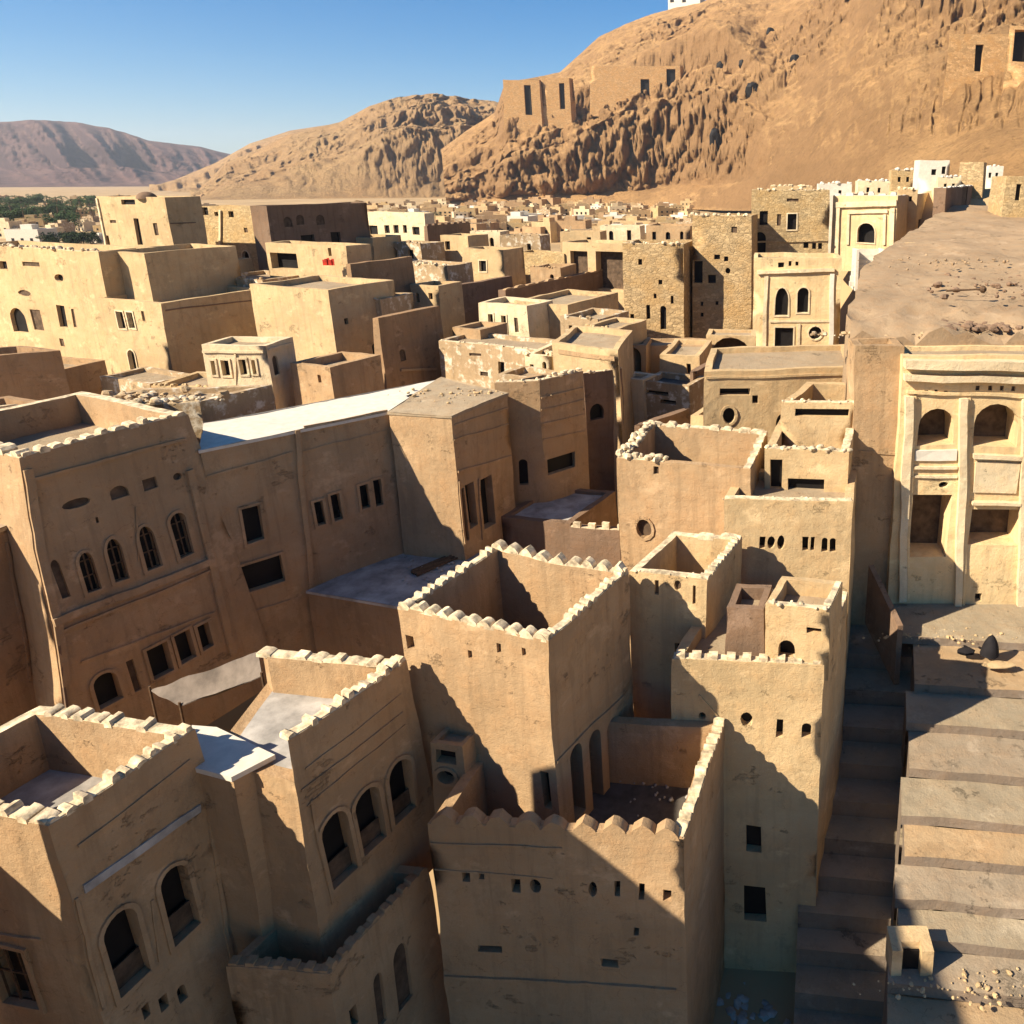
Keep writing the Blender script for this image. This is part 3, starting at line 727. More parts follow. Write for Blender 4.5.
house('tower_house', 'square hollow-topped tower house in the centre with white-edged battlements', A=(398, 607), B=(546, 641), Cc=(628, 571), cap='lime', z=16.5, base=7.6, par=3.4, t=.34, mat='sand', s=.5, roof='roof_dark', bat=.006,
      ops=[(1, 'a', 577, 782, 12, 76, DR), (1, 'a', 596, 768, 12, 76, DR), (1, 'a', 614, 754, 11, 76, DR), (0, 'r', 545, 790, 8, 36), (0, 'r', 410, 643, 8, 13), (0, 'r', 470, 655, 4, 8, ND), (0, 'r', 497, 648, 4, 10, ND), (0, 'r', 522, 652, 4, 8, ND)],
      bands=[(1, (556, 762), (624, 694), .08, .06)],
      crest=[(0, 'lobe', .5, .18), (1, 'lump', .29, .23), (3, 'lump', .31, .24), (2, 'lobe', .6, .3)])
house('annex', 'small box annex with a square black window against the left side of the central tower', A=(430, 742), B=(463, 747), Cc=1.0, z=12.3, base=8.8, par=.2, t=.15, mat='sand', s=.5,
      ops=[(0, 'r', 446, 757, 20, 12), (0, 'o', 447, 776, 17, 14, {'st': 'f'})])
house('slope_house', 'tall plain house beside the stairs with two dark windows low in its shaded front', A=(672, 658), B=(823, 665), Cc=(848, 592), z=13.8, base=-1.5, par=.5, mat='pale', s=.6, bat=.01,
      ops=[(0, 'o', 746, 719, 13, 15), (0, 'r', 780, 727, 7, 18), (0, 'a', 807, 729, 9, 15), (0, 'r', 755, 839, 15, 26), (0, 'r', 755, 904, 22, 34), (0, 'o', 702, 716, 7, 8)],
      bands=[(0, (700, 694), (716, 715), .05, .05)],
      crest=[(0, 'tooth', .55, .2), (1, 'lump', .7, .16)])
house('roof_room', 'small sunlit room with low arched niche on the roof of the tall plain house', A=(766, 604), B=(829, 611), Cc=(842, 582), z=15.9, base=13.2, par=.6, t=.25, mat='pale', s=.5, bat=.01,
      ops=[(0, 'a', 786, 651, 17, 20, DR), (0, 'r', 813, 632, 14, 6)], crest=[(0, 'rubble', .6, .12), (1, 'lump', .8, .12)])
house('roof_room', 'low shaded room left of the niche room on the roof of the tall plain house', A=(726, 607), B=(764, 609), Cc=(772, 585), z=15.4, base=13.2, par=.5, t=.25, mat='brown', s=.5, bat=.01)
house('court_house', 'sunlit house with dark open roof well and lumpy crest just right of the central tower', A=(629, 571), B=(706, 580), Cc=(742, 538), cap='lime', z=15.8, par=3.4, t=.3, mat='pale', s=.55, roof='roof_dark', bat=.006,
      ops=[(0, 'r', 657, 588, 4, 15, ND), (0, 'o', 677, 586, 7, 11, ND), (0, 'r', 694, 596, 3, 20, ND), (0, 'r', 680, 652, 8, 16)],
      crest=[(1, 'lump', .3, .22), (0, 'rubble', .9, .07), (2, 'lump', .8, .2)])
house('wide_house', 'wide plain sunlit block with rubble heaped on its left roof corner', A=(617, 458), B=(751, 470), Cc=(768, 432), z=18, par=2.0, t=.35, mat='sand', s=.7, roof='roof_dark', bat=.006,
      ops=[(0, 'o', 645, 529, 15, 20, {'n': 'niche', 'pane': 'dim', 'd': .18, 'st': 'f'}), (0, 'r', 656, 470, 5, 8, ND)],
      crest=[(3, 'rubble', .5, .24), (0, 'rubble', .4, .2, (.04, .36)), (2, 'lump', .7, .22), (1, 'lump', .8, .22)])
house('right_house', 'sunlit house with two groups of small paired windows under a triangular pale roof edge', A=(724, 500), B=(852, 502), Cc=(857, 470), z=17.1, par=.4, mat='pale', s=.7, bat=.008,
      ops=[(0, 'r', 762, 543, 6, 12), (0, 'o', 771, 543, 8, 13), (0, 'o', 781, 543, 8, 15), (0, 'r', 806, 544, 6, 15), (0, 'r', 813, 544, 4, 14), (0, 'a', 825, 545, 6, 14), (0, 'a', 833, 545, 6, 14)],
      crest=[(0, 'rubble', .8, .07)])
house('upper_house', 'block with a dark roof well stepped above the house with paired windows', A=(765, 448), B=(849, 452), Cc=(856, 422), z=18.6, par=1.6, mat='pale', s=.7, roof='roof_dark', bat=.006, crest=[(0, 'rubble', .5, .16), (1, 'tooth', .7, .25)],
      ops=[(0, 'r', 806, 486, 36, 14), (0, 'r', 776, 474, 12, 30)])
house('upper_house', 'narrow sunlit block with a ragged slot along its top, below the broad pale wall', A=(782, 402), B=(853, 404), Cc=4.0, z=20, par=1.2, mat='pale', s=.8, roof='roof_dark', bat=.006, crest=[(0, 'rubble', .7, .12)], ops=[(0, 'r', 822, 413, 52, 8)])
house('broad_house', 'broad pale house below the ornate four-window house, with a slanting slot and round window', rot=-20, A=(704, 372), B=(858, 367), Cc=6.0, z=20.3, par=.3, mat='pale', s=1.0, roof='roof', bat=.004,
      ops=[(0, 'r', 735, 392, 30, 7, {'d': .5}), (0, 'o', 729, 416, 12, 16, {'st': 'f'}), (0, 'r', 755, 399, 6, 8), (0, 'p', 781, 428, 10, 28)],
      bands=[(0, (706, 378), (856, 374), .12, .08)])

house('shadow_block', 'tall unseen mud block added left of the view to shade the front house', wpoly=[(-19.2, 7.3), (-17.8, 7.3), (-17.8, 13.5), (-19.2, 13.5)], z=22.9, base=-1, par=1, mat='sand', s=1)  # unseen block added to cast the diagonal shadow on the front house
house('shadow_block', 'taller unseen mud block added left of the view to shade the stair street', wpoly=[(-18.8, -6), (-17.4, -6), (-17.4, 7.0), (-18.8, 7.0)], z=28, base=-1, par=1, mat='sand', s=1.5)  # unseen block added to shade the left strip of the stairs
house('shadow_block', 'lower unseen mud block added left of the view to shade the corner house', wpoly=[(-27.5, 8.9), (-22.6, 8.9), (-22.6, 13.4), (-27.5, 13.4)], z=17.4, base=-1, par=1, mat='sand', s=1.5)  # unseen block added to shade the corner house's left face
# ------------------------------------------------------------------ long left range
house('arcade_house', 'big brown shaded house at the left with a row of five pointed windows', A=(-90, 428), B=(18, 458), Cc=(189, 413), cap='lime', z=20, base=6.0, par=1.4, t=.45, mat='sand', s=.6, bat=.085,
      ops=[(1, 'p', 60, 580, 9, 44, ND), (1, 'p', 88, 572, 16, 44, DL), (1, 'p', 116, 559, 16, 46, DL), (1, 'p', 148, 546, 16, 46, DL), (1, 'a', 180, 534, 16, 46, DL),
           (1, 'o', 76, 503, 30, 10, ND), (1, 'p', 118, 491, 20, 12, ND), (1, 'r', 150, 483, 15, 12, ND), (1, 'o', 177, 476, 9, 7, ND), (1, 'r', 96, 519, 3, 6),
           (1, 'a', 107, 688, 26, 36, D_), (1, 'r', 134, 676, 8, 36, ND), (1, 'r', 160, 660, 23, 34, D_), (1, 'r', 185, 646, 18, 32, D_), (1, 'r', 205, 636, 12, 28, D_)],
      bands=[(1, (24, 482), (186, 438), .12, .10), (1, (50, 624), (206, 561), .30, .20), (1, (56, 634), (208, 570), .10, .12), (1, (80, 662), (214, 612), .08, .06), (1, (24, 470), (56, 690), .28, .12, 'sand', 'pilaster'), (1, (188, 470), (232, 655), .30, .14, 'sand', 'pilaster'),
             (1, (135, 505), (138, 560), .06, .05), (1, (56, 646), (66, 708), .08, .12, 'brown', 'downpipe')],
      crest=[(1, 'lump', .5, .3), (0, 'lump', .9, .25)])
house('buttress', 'tall dark buttress tower at the left edge in front of the five-window house', A=(-150, 532), B=(-60, 552), Cc=(40, 514), z=17.0, base=5, par=.0, mat='rose', s=.6, bat=.05, roof='roof', crest=None, bands=[(1, (6, 545), (30, 680), .08, .08)])
house('long_house', 'long shaded house with bright white roof and four slit windows in a row', A=(206, 424), B=(200, 450), Cc=(391, 410), D=(436, 381), z=18.3, base=6, par=0, roof='white', mat='sand', s=.6, bat=.02,
      ops=[(1, 'r', 253, 524, 19, 36, D_), (1, 'r', 263, 573, 42, 28, {'st': 'f'}), (1, 'r', 320, 513, 9, 24, {'st': 'f'}), (1, 'r', 337, 507, 9, 26, {'st': 'f'}), (1, 'r', 365, 497, 9, 24, {'st': 'f'}), (1, 'r', 378, 493, 8, 26, {'st': 'f'})],
      bands=[(1, (204, 478), (292, 452), .10, .06), (1, (302, 452), (386, 430), .06, .05), (1, (296, 426), (312, 600), .22, .14, 'sand', 'pilaster'), (1, (226, 620), (290, 600), .07, .05), (1, (304, 430), (388, 412), .35, .04)])
house('corner_block', 'flat beige-roofed block with a diagonal shadow on its flank, right of the white roof', poly=[(389, 411), (451, 415), (506, 394), (441, 378)], z=18.37, base=6, par=0, roof='roof', mat='sand', s=.6, bat=.006,
      ops=[(1, 'r', 459, 518, 5, 56, DR), (1, 'r', 472, 505, 9, 46, DR), (1, 'r', 488, 502, 12, 52, DR)],
      bands=[(1, (454, 474), (510, 456), .12, .08), (1, (454, 440), (508, 424), .08, .06), (1, (454, 425), (508, 408), .08, .06), (1, (458, 482), (463, 545), .12, .08, 'sand', 'pilaster'), (1, (479, 478), (482, 540), .10, .08, 'sand', 'pilaster')])
house('terrace_house', 'low block with a bluish grey terrace in the shade below the four slit windows', A=(308, 590), B=(402, 606), Cc=(496, 556), z=10.2, base=3, par=0, roof='roof_grey', mat='rose', s=.6, bat=.01)
house('fluted_house', 'tall banded house with a wide black opening and lit plaster flank beside the corner block', A=(494, 383), B=(539, 381), Cc=(583, 372), z=18.8, base=6, par=.8, mat='sand', s=.7, bat=.004,
      ops=[(1, 'r', 561, 463, 28, 16), (0, 'a', 523, 472, 9, 26)],
      bands=[(1, (541, 398), (584, 388), .10, .07), (1, (541, 410), (584, 400), .08, .06), (1, (541, 424), (584, 414), .08, .06), (1, (541, 440), (584, 430), .08, .06)],
      crest=[(1, 'rubble', .6, .18), (0, 'rubble', .9, .12)])
house('grey_house', 'tall shaded grey house with a torn hole, right of the banded house', A=(572, 374), B=(584, 374), Cc=(622, 368), z=18.2, base=5, par=.5, mat='brown', s=.8, bat=.0, ops=[(1, 'p', 597, 411, 14, 16)], crest=[(1, 'rubble', .8, .15)])
house('low_house', 'low grey shaded block between the banded house and the small crenellated wall', A=(500, 516), B=(570, 524), Cc=5.0, z=11.5, base=4, par=.2, mat='brown', roof='roof_grey', s=.7)
house('crenellated_wall', 'small brown wall with a whitened crenellated top behind the central tower', A=(570, 527), B=(628, 532), Cc=.5, z=14.0, base=6, par=.15, t=.2, mat='brown', s=.7, crest=[(0, 'tooth', .6, .35)], cat='wall')
house('notched_house', 'cream sunlit house above the shaded grey house with the torn hole', A=(553, 343), B=(618, 350), Cc=(632, 330), z=19.5, par=.4, mat='pale', s=.9, bands=[(0, (560, 352), (615, 358), .3, .06, 'sand')])

# ------------------------------------------------------------------ middle ground
W_ = {'st': 'f', 'rev': 'cream'}
house('plain_house', 'broad sunlit house at the left edge with a round-topped window and two dark slots', A=(-40, 244), B=(98, 252), Cc=5.0, y=70, par=.7, mat='pale', s=1.2, bat=.004,
      ops=[(0, 'a', 18, 320, 15, 24), (0, 'r', 37, 320, 10, 20, ND), (0, 'r', 62, 316, 8, 22), (0, 'o', 59, 278, 9, 8), (0, 'r', 31, 264, 16, 4, ND), (0, 'o', 24, 293, 13, 6, ND), (0, 'r', 3, 265, 8, 8), (0, 'r', 74, 318, 3, 18, ND), (0, 'r', 62, 343, 4, 8, ND)],
      crest=[(0, 'rubble', 1.6, .3)])
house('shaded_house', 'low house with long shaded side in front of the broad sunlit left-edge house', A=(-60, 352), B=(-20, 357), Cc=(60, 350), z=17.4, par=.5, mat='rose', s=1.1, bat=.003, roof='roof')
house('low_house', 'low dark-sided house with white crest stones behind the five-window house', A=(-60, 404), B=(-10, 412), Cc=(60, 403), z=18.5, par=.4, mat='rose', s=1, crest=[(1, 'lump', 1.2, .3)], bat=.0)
house('stepped_house', 'tall stepped house with paired white-framed windows over a narrow arched one', A=(97, 302), B=(160, 303), Cc=(264, 293), y=66, par=.8, mat='pale', s=1.1, bat=.006,
      ops=[(0, 'r', 121, 320, 7, 17, W_), (0, 'r', 131, 320, 6, 16, W_), (0, 'a', 133, 362, 7, 24, W_), (0, 'r', 143, 316, 3, 10, ND)], bands=[(1, (165, 310), (260, 300), .12, .05, 'brown')])
house('stepped_house', 'windowless block with long dark side set back above the paired white-framed windows', A=(98, 252), B=(144, 253), Cc=(236, 247), y=70, par=.7, mat='pale', s=1.2, bat=.004)
house('tower_house', 'square sunlit tower with slit windows and a small dome on top at the upper left', A=(96, 198), B=(165, 197), Cc=(200, 196), y=84, par=.6, mat='pale', s=1.3, bat=.004,
      ops=[(0, 'r', 138, 232, 5, 26), (0, 'r', 156, 229, 4, 12, ND), (0, 'r', 128, 202, 14, 5), (0, 'r', 113, 222, 6, 3, ND), (0, 'r', 100, 240, 4, 10)],
      bands=[(0, (93, 198), (93, 248), .25, .15, 'cream', 'pilaster'), (1, (168, 224), (196, 222), .12, .06, 'brown')])
house('rubble_house', 'sunlit stone house with a column strip left of the big dark cubic house', A=(196, 205), B=(264, 207), Cc=3.0, y=92, par=.5, mat='stone_fine', s=1.4, bat=.003,
      ops=[(0, 'r', 205, 203 + 8, 6, 8), (0, 'r', 216, 214, 4, 4), (0, 'r', 231, 214, 5, 6), (0, 'a', 246, 257, 7, 12, W_), (0, 'r', 246, 230, 4, 5, ND)], bands=[(0, (221, 210), (221, 245), .3, .2, 'cream', 'pilaster')])
house('cubic_house', 'big dark cubic house with blind niches standing behind the houses at the upper left', A=(250, 206), B=(266, 206), Cc=(366, 204), y=88, par=.6, mat='brown', s=1.4, bat=.006,
      ops=[(1, 'a', 288, 222, 8, 10, ND), (1, 'a', 300, 220, 8, 10, ND), (1, 'a', 320, 220, 8, 10, ND), (1, 'r', 308, 240, 14, 10), (1, 'r', 336, 238, 10, 12)])
house('yard_house', 'sunlit box house with a dark doorway and a red cloth hanging on its wall', A=(265, 249), B=(346, 246), Cc=3.0, y=77, par=.5, mat='pale', s=1.1, bat=.002,
      ops=[(0, 'r', 284, 261, 26, 16, {'d': .8}), (0, 'r', 330, 252, 3, 8)])
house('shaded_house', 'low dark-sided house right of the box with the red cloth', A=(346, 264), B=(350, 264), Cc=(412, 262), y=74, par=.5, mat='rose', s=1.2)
house('corner_house', 'sharp-cornered house, front in sun and side in shade, behind the small cream house', A=(250, 292), B=(328, 290), Cc=(394, 288), y=62, par=.5, mat='pale', s=1.0, bat=.006,
      ops=[(1, 'r', 346, 321, 4, 6), (1, 'a', 376, 352, 6, 17)], )
house('shaded_house', 'plain shaded block with a narrow slit, just behind the white roof', A=(372, 318), B=(378, 318), Cc=(439, 314), y=59, par=.5, mat='rose', s=1, ops=[(1, 'a', 403, 355, 6, 12, ND)], bands=[(1, (400, 370), (436, 369), .2, .12, 'sand', 'ledge')])
house('cream_house', 'small ornate cream house with a row of four white-framed windows', A=(201, 345), B=(266, 346), Cc=(292, 337), z=18.9, base=6, par=.35, mat='cream', s=.9, bat=.002,
      ops=[(0, 'r', 214, 368, 4, 14, W_), (0, 'r', 226, 368, 8, 15, W_), (0, 'r', 244, 367, 7, 15, W_), (0, 'r', 255, 367, 4, 14, W_), (1, 'a', 276, 365, 6, 20, ND)],
      bands=[(0, (203, 352), (264, 352), .16, .12, 'cream', 'cornice'), (0, (236, 354), (236, 390), .14, .08, 'cream', 'pilaster'), (1, (268, 350), (290, 344), .16, .12, 'cream', 'cornice')])
house('rubble_house', 'tumbledown rubble house at the foot of the small cream house', A=(60, 408), B=(200, 402), Cc=4, z=19.0, base=8, par=.3, mat='patch', s=.9, crest=[(0, 'rubble', 1.0, .25)], bat=.0)
house('whitewashed_house', 'faded whitewashed house with square windows right of the big dark cubic house', A=(363, 212), B=(424, 213), Cc=2, y=118, par=.5, mat='cream', s=1.8, bat=.0,
      ops=[(0, 'r', 373, 230, 9, 9), (0, 'r', 387, 229, 5, 8), (0, 'r', 396, 229, 5, 8), (0, 'r', 405, 229, 4, 8), (0, 'r', 416, 231, 7, 8)])
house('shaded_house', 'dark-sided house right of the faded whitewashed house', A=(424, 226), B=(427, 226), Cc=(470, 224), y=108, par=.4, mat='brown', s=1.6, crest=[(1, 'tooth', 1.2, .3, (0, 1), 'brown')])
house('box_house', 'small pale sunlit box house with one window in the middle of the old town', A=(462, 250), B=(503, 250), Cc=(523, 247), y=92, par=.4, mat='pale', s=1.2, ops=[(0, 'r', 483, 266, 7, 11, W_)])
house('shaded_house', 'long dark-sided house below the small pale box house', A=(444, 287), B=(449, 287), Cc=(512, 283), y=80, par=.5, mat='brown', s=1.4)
house('rubble_house', 'sunlit crumbling house spilling down between the dark houses left of the pale box house', A=(396, 262), B=(447, 266), Cc=4, y=86, par=.4, mat='patch', s=1.2, crest=[(0, 'rubble', 1.2, .25)])
house('twin_window_house', 'sunlit house with two tall white-framed windows beyond the beige roof', A=(478, 307), B=(527, 306), Cc=4, y=70, par=.5, mat='cream', s=1.1, ops=[(0, 'r', 491, 324, 5, 20, W_), (0, 'r', 504, 325, 5, 18, W_), (0, 'r', 516, 325, 4, 14, ND)])
house('ledge_house', 'low sunlit ledge house stepping down behind the beige roof', A=(438, 347), B=(556, 352), Cc=4, y=57, par=.3, mat='patch', s=1.0, ops=[(0, 'r', 501, 368, 6, 12), (0, 'r', 484, 374, 8, 4, ND), (0, 'r', 475, 355, 12, 3, ND)], bat=.0, crest=[(0, 'rubble', 1.4, .12)])
house('arched_roof_house', 'pale house with a row of small niches just behind the banded house', A=(496, 372), B=(556, 382), Cc=3, y=50, par=.4, mat='patch', s=.9, ops=[(0, 'r', 503, 376 + 14, 4, 10), (0, 'r', 516, 392, 3, 9), (0, 'r', 526, 394, 3, 9), (0, 'r', 536, 394, 3, 9)], bat=.0)
house('slot_house', 'sunlit house with a wide dark opening and a shaded side, left of the stone towers', A=(514, 303), B=(568, 305), Cc=(618, 299), y=72, par=.5, mat='pale', s=1.1, ops=[(0, 'r', 534, 314, 30, 12)])
house('shaded_house', 'low dark wall-like house behind the house with the wide dark opening', A=(498, 290), B=(505, 290), Cc=(622, 288), y=80, par=.4, mat='brown', s=1.5, crest=[(1, 'lump', 1.8, .3, (0, 1), 'sand')])
house('open_house', 'roofless sunlit house with two big dark openings, left of the rubble stone towers', A=(562, 246), B=(643, 245), Cc=(664, 241), y=94, par=.6, mat='pale', s=1.2, ops=[(0, 'r', 579, 263, 17, 24, {'d': .8, 'pane': 'dim'}), (0, 'r', 616, 271, 40, 38, {'d': 1.2, 'pane': 'dim'})])
house('box_house', 'sunlit rubble box left of the roofless house with two openings', A=(518, 252), B=(564, 254), Cc=3, y=98, par=.4, mat='stone_fine', s=1.4)
TW = [(0, 'r', 632, 318, 4, 8), (0, 'r', 648, 312, 4, 14), (0, 'a', 663, 318, 6, 24), (0, 'r', 640, 262, 4, 6), (0, 'r', 660, 282, 4, 5), (0, 'r', 655, 296, 3, 5), (0, 'r', 638, 331, 4, 6), (0, 'r', 672, 300, 3, 8)]
house('stone_tower', 'rubble stone tower house with narrow slits, left of the dark vertical gap', rot=-14, A=(622, 243), B=(683, 244), Cc=6, y=84, par=.5, mat='stone', s=1.2, bat=.001, ops=TW, crest=[(0, 'rubble', 1.4, .25)])
house('stone_tower', 'square rubble stone tower house with small scattered windows, right of the dark vertical gap', rot=-14, A=(692, 213), B=(752, 216), Cc=6, y=86, par=.5, mat='stone', s=1.2, bat=.001,
      ops=[(0, 'r', 717, 257, 6, 5), (0, 'r', 726, 259, 4, 5), (0, 'r', 712, 279, 8, 8), (0, 'r', 702, 304, 3, 4), (0, 'r', 717, 303, 3, 4), (0, 'r', 702, 315, 3, 4), (0, 'o', 728, 271, 5, 6), (0, 'r', 734, 210 + 20, 6, 6, ND), (0, 'r', 698, 272, 9, 22, {'d': .6})], crest=[(0, 'rubble', 1.3, .3)])
house('arch_house', 'pale wall house with a great dark round-headed arch below the square stone tower', rot=-20, A=(643, 346), B=(708, 346), Cc=3, y=62, par=.3, mat='sand', s=1, bat=.0, roof='roof')
house('arch_house', 'house with one very wide dark round-headed arch left of the ornate four-window house', rot=-20, A=(706, 334), B=(756, 336), Cc=3, y=63, par=.2, mat='pale', s=1, bat=.0, ops=[(0, 'a', 731, 356, 40, 38, {'d': 1.5, 'pane': 'dim'})])
house('arch_house', 'small house with a dark arched mouth below the rubble stone towers', rot=-20, A=(618, 344), B=(646, 345), Cc=3, y=60, par=.2, mat='sand', s=1, bat=.0, ops=[(0, 'a', 631, 360, 20, 28, {'d': 1.5})])
house('pier', 'tall narrow shaded pier standing over the small pale roofs in the middle', A=(690, 371), B=(693, 372), Cc=(712, 370), y=54, par=.1, mat='brown', s=1, bat=.01)
house('box_house', 'tiny cream cube house below the dark arched mouth', A=(620, 378), B=(643, 380), Cc=2, y=53, par=.2, mat='cream', s=1, bat=.0)
house('low_house', 'low pale house with slotted roof openings right of the tiny cream cube', A=(641, 384), B=(690, 386), Cc=3, y=52, par=.4, mat='patch', s=1, bat=.0, ops=[(0, 'r', 657, 391 + 2, 24, 4, {'d': .5}), (0, 'r', 668, 402, 16, 4, {'d': .5})], roof='roof_dark')
house('low_house', 'low flat house with a pale roof strip above the rubble-topped wide block', A=(634, 425), B=(640, 425), Cc=(690, 408), z=15.5, par=.2, mat='brown', s=1, roof='white')
house('low_house', 'low sunlit house tucked behind the wide plain block', A=(690, 420), B=(760, 424), Cc=3, y=44, par=.4, mat='pale', s=.9, bat=0)

# right background
house('ornate_house', 'ornate cream house with four carved windows in two rows above the broad pale house', rot=-20, A=(754, 262), B=(842, 258), Cc=5, y=72, par=.4, mat='gold', s=1.0, bat=.001,
      ops=[(0, 'p', 782, 302, 13, 28, W_), (0, 'a', 803, 300, 11, 26, W_), (0, 'r', 784, 345, 18, 34, W_), (0, 'o', 815, 333, 13, 13, W_), (0, 'r', 813, 352, 9, 10), (0, 'r', 781, 265, 6, 5), (0, 'r', 790, 264, 3, 5), (0, 'r', 797, 264, 3, 4)],
      bands=[(0, (757, 272), (834, 270), .3, .25, 'cream', 'cornice'), (0, (770, 322), (832, 321), .2, .1, 'cream', 'string_course'), (0, (766, 276), (764, 364), .35, .15, 'cream', 'pilaster'), (0, (799, 324), (798, 364), .25, .1, 'cream', 'pilaster'), (0, (832, 274), (830, 364), .4, .15, 'white', 'pilaster')])
house('carved_house', 'weathered cream house with an arched shadowed window and small square ones behind the ornate house', rot=-20, A=(752, 193), B=(830, 190), Cc=5, y=92, par=.4, mat='stone_fine', s=1.2, bat=.001,
      ops=[(0, 'r', 764, 218, 8, 14), (0, 'r', 792, 222, 9, 16, W_), (0, 'a', 760, 244, 12, 24), (0, 'r', 806, 245, 5, 6), (0, 'r', 814, 246, 4, 6), (0, 'r', 820, 246, 4, 6), (0, 'r', 793, 200, 12, 3, ND), (0, 'r', 779, 220, 4, 12, ND)],
      bands=[(0, (755, 242), (828, 240), .2, .15)], crest=[(0, 'rubble', 1.5, .25)])
house('portal_house', 'tall gold and cream portal house with an arched doorway and whitened top', rot=0, A=(833, 198), B=(898, 196), Cc=(936, 188), y=90, par=.6, mat='gold', s=1.1, bat=.001,
      ops=[(0, 'a', 866, 233, 17, 20, {'st': 'f', 'rev': 'cream', 'd': .8}), (1, 'r', 920, 234, 5, 30, ND)], cap='white',
      bands=[(0, (835, 205), (897, 203), .6, .3, 'cream', 'cornice'), (0, (838, 208), (836, 280), .5, .25, 'cream', 'pilaster'), (0, (893, 208), (891, 280), .5, .25, 'cream', 'pilaster'), (0, (848, 212), (888, 211), .35, .2, 'cream'), (0, (849, 214), (848, 245), .3, .2, 'cream', 'pilaster'), (0, (885, 214), (884, 245), .3, .2, 'cream', 'pilaster')],
      crest=[(0, 'lump', 1.2, .5, (0, 1), 'white')])
house('columned_house', 'pale fragment with two dark slots standing at the left edge of the earthen terrace', rot=-20, A=(906, 244), B=(934, 243), Cc=2, y=62, par=.2, mat='pale', s=.9, base=20, bat=.0, ops=[(0, 'r', 917, 262, 4, 26), (0, 'r', 927, 262, 4, 24)])
house('dark_house', 'long dark-sided house with a white parapet at the top right, on the earthen terrace', A=(934, 186), B=(946, 188), Cc=(1006, 178), y=84, par=.5, mat='brown', s=1.3, base=22, cap='white', bat=.001, ops=[(1, 'r', 964, 205, 5, 40, ND)], crest=[(1, 'lump', 1.6, .2, (0, 1), 'white')])
house('white_house', 'small bright white house on the slope above the long dark-sided house', rot=-20, A=(920, 160), B=(950, 160), Cc=4, y=112, par=.4, mat='white', s=1.3, base=27, ops=[(0, 'r', 934, 172, 5, 6), (0, 'r', 944, 170, 4, 8)])
house('edge_house', 'pale stone house cut off by the right edge of the photo', rot=-20, A=(1006, 172), B=(1060, 176), Cc=5, y=80, par=.4, mat='stone_fine', s=1.2, base=22, ops=[(0, 'r', 1018, 192, 5, 16)])
house('brown_house', 'small brown house between the white house and the right edge house', A=(960, 162), B=(984, 162), Cc=4, y=108, par=.4, mat='stone', s=1.4, base=20)

for (nm, lab, xa, xb, yt, yy, mt, bs) in [
    ('white_house', 'whitewashed low house with ragged parapet above the left shoulder of the portal house', 818, 852, 184, 104, 'white', 20),
    ('white_house', 'bright cream house just behind the top of the tall portal house', 858, 890, 181, 108, 'cream', 20),
    ('pale_house', 'narrow pale house between the portal house and the long dark-sided house', 898, 918, 190, 96, 'pale', 18),
    ('pale_house', 'cream house with a small dark window below the bright small white house', 938, 962, 177, 106, 'cream', 24),
    ('stone_house', 'rough stone house at the hill foot left of the bright small white house', 892, 916, 170, 124, 'stone_fine', 24),
    ('white_house', 'small whitewashed cube against the hill near the right edge', 984, 1004, 166, 116, 'white', 24),
    ('pale_house', 'low tan house at the hill foot behind the weathered cream house', 770, 812, 186, 112, 'pale', 12)]:
    wn = [(0, 'r', xa + (xb - xa) * f_, yt + 9, 3, 5) for f_ in (.3, .65)]
    house(nm, lab, A=(xa, yt), B=(xb, yt), Cc=4.0, y=yy, rot=-18, par=.5, mat=mt, s=1.3, bat=.002, base=bs, ops=wn, crest=[(0, 'rubble', 1.0, .3, (0, 1), 'white' if mt != 'pale' else 'cream')])

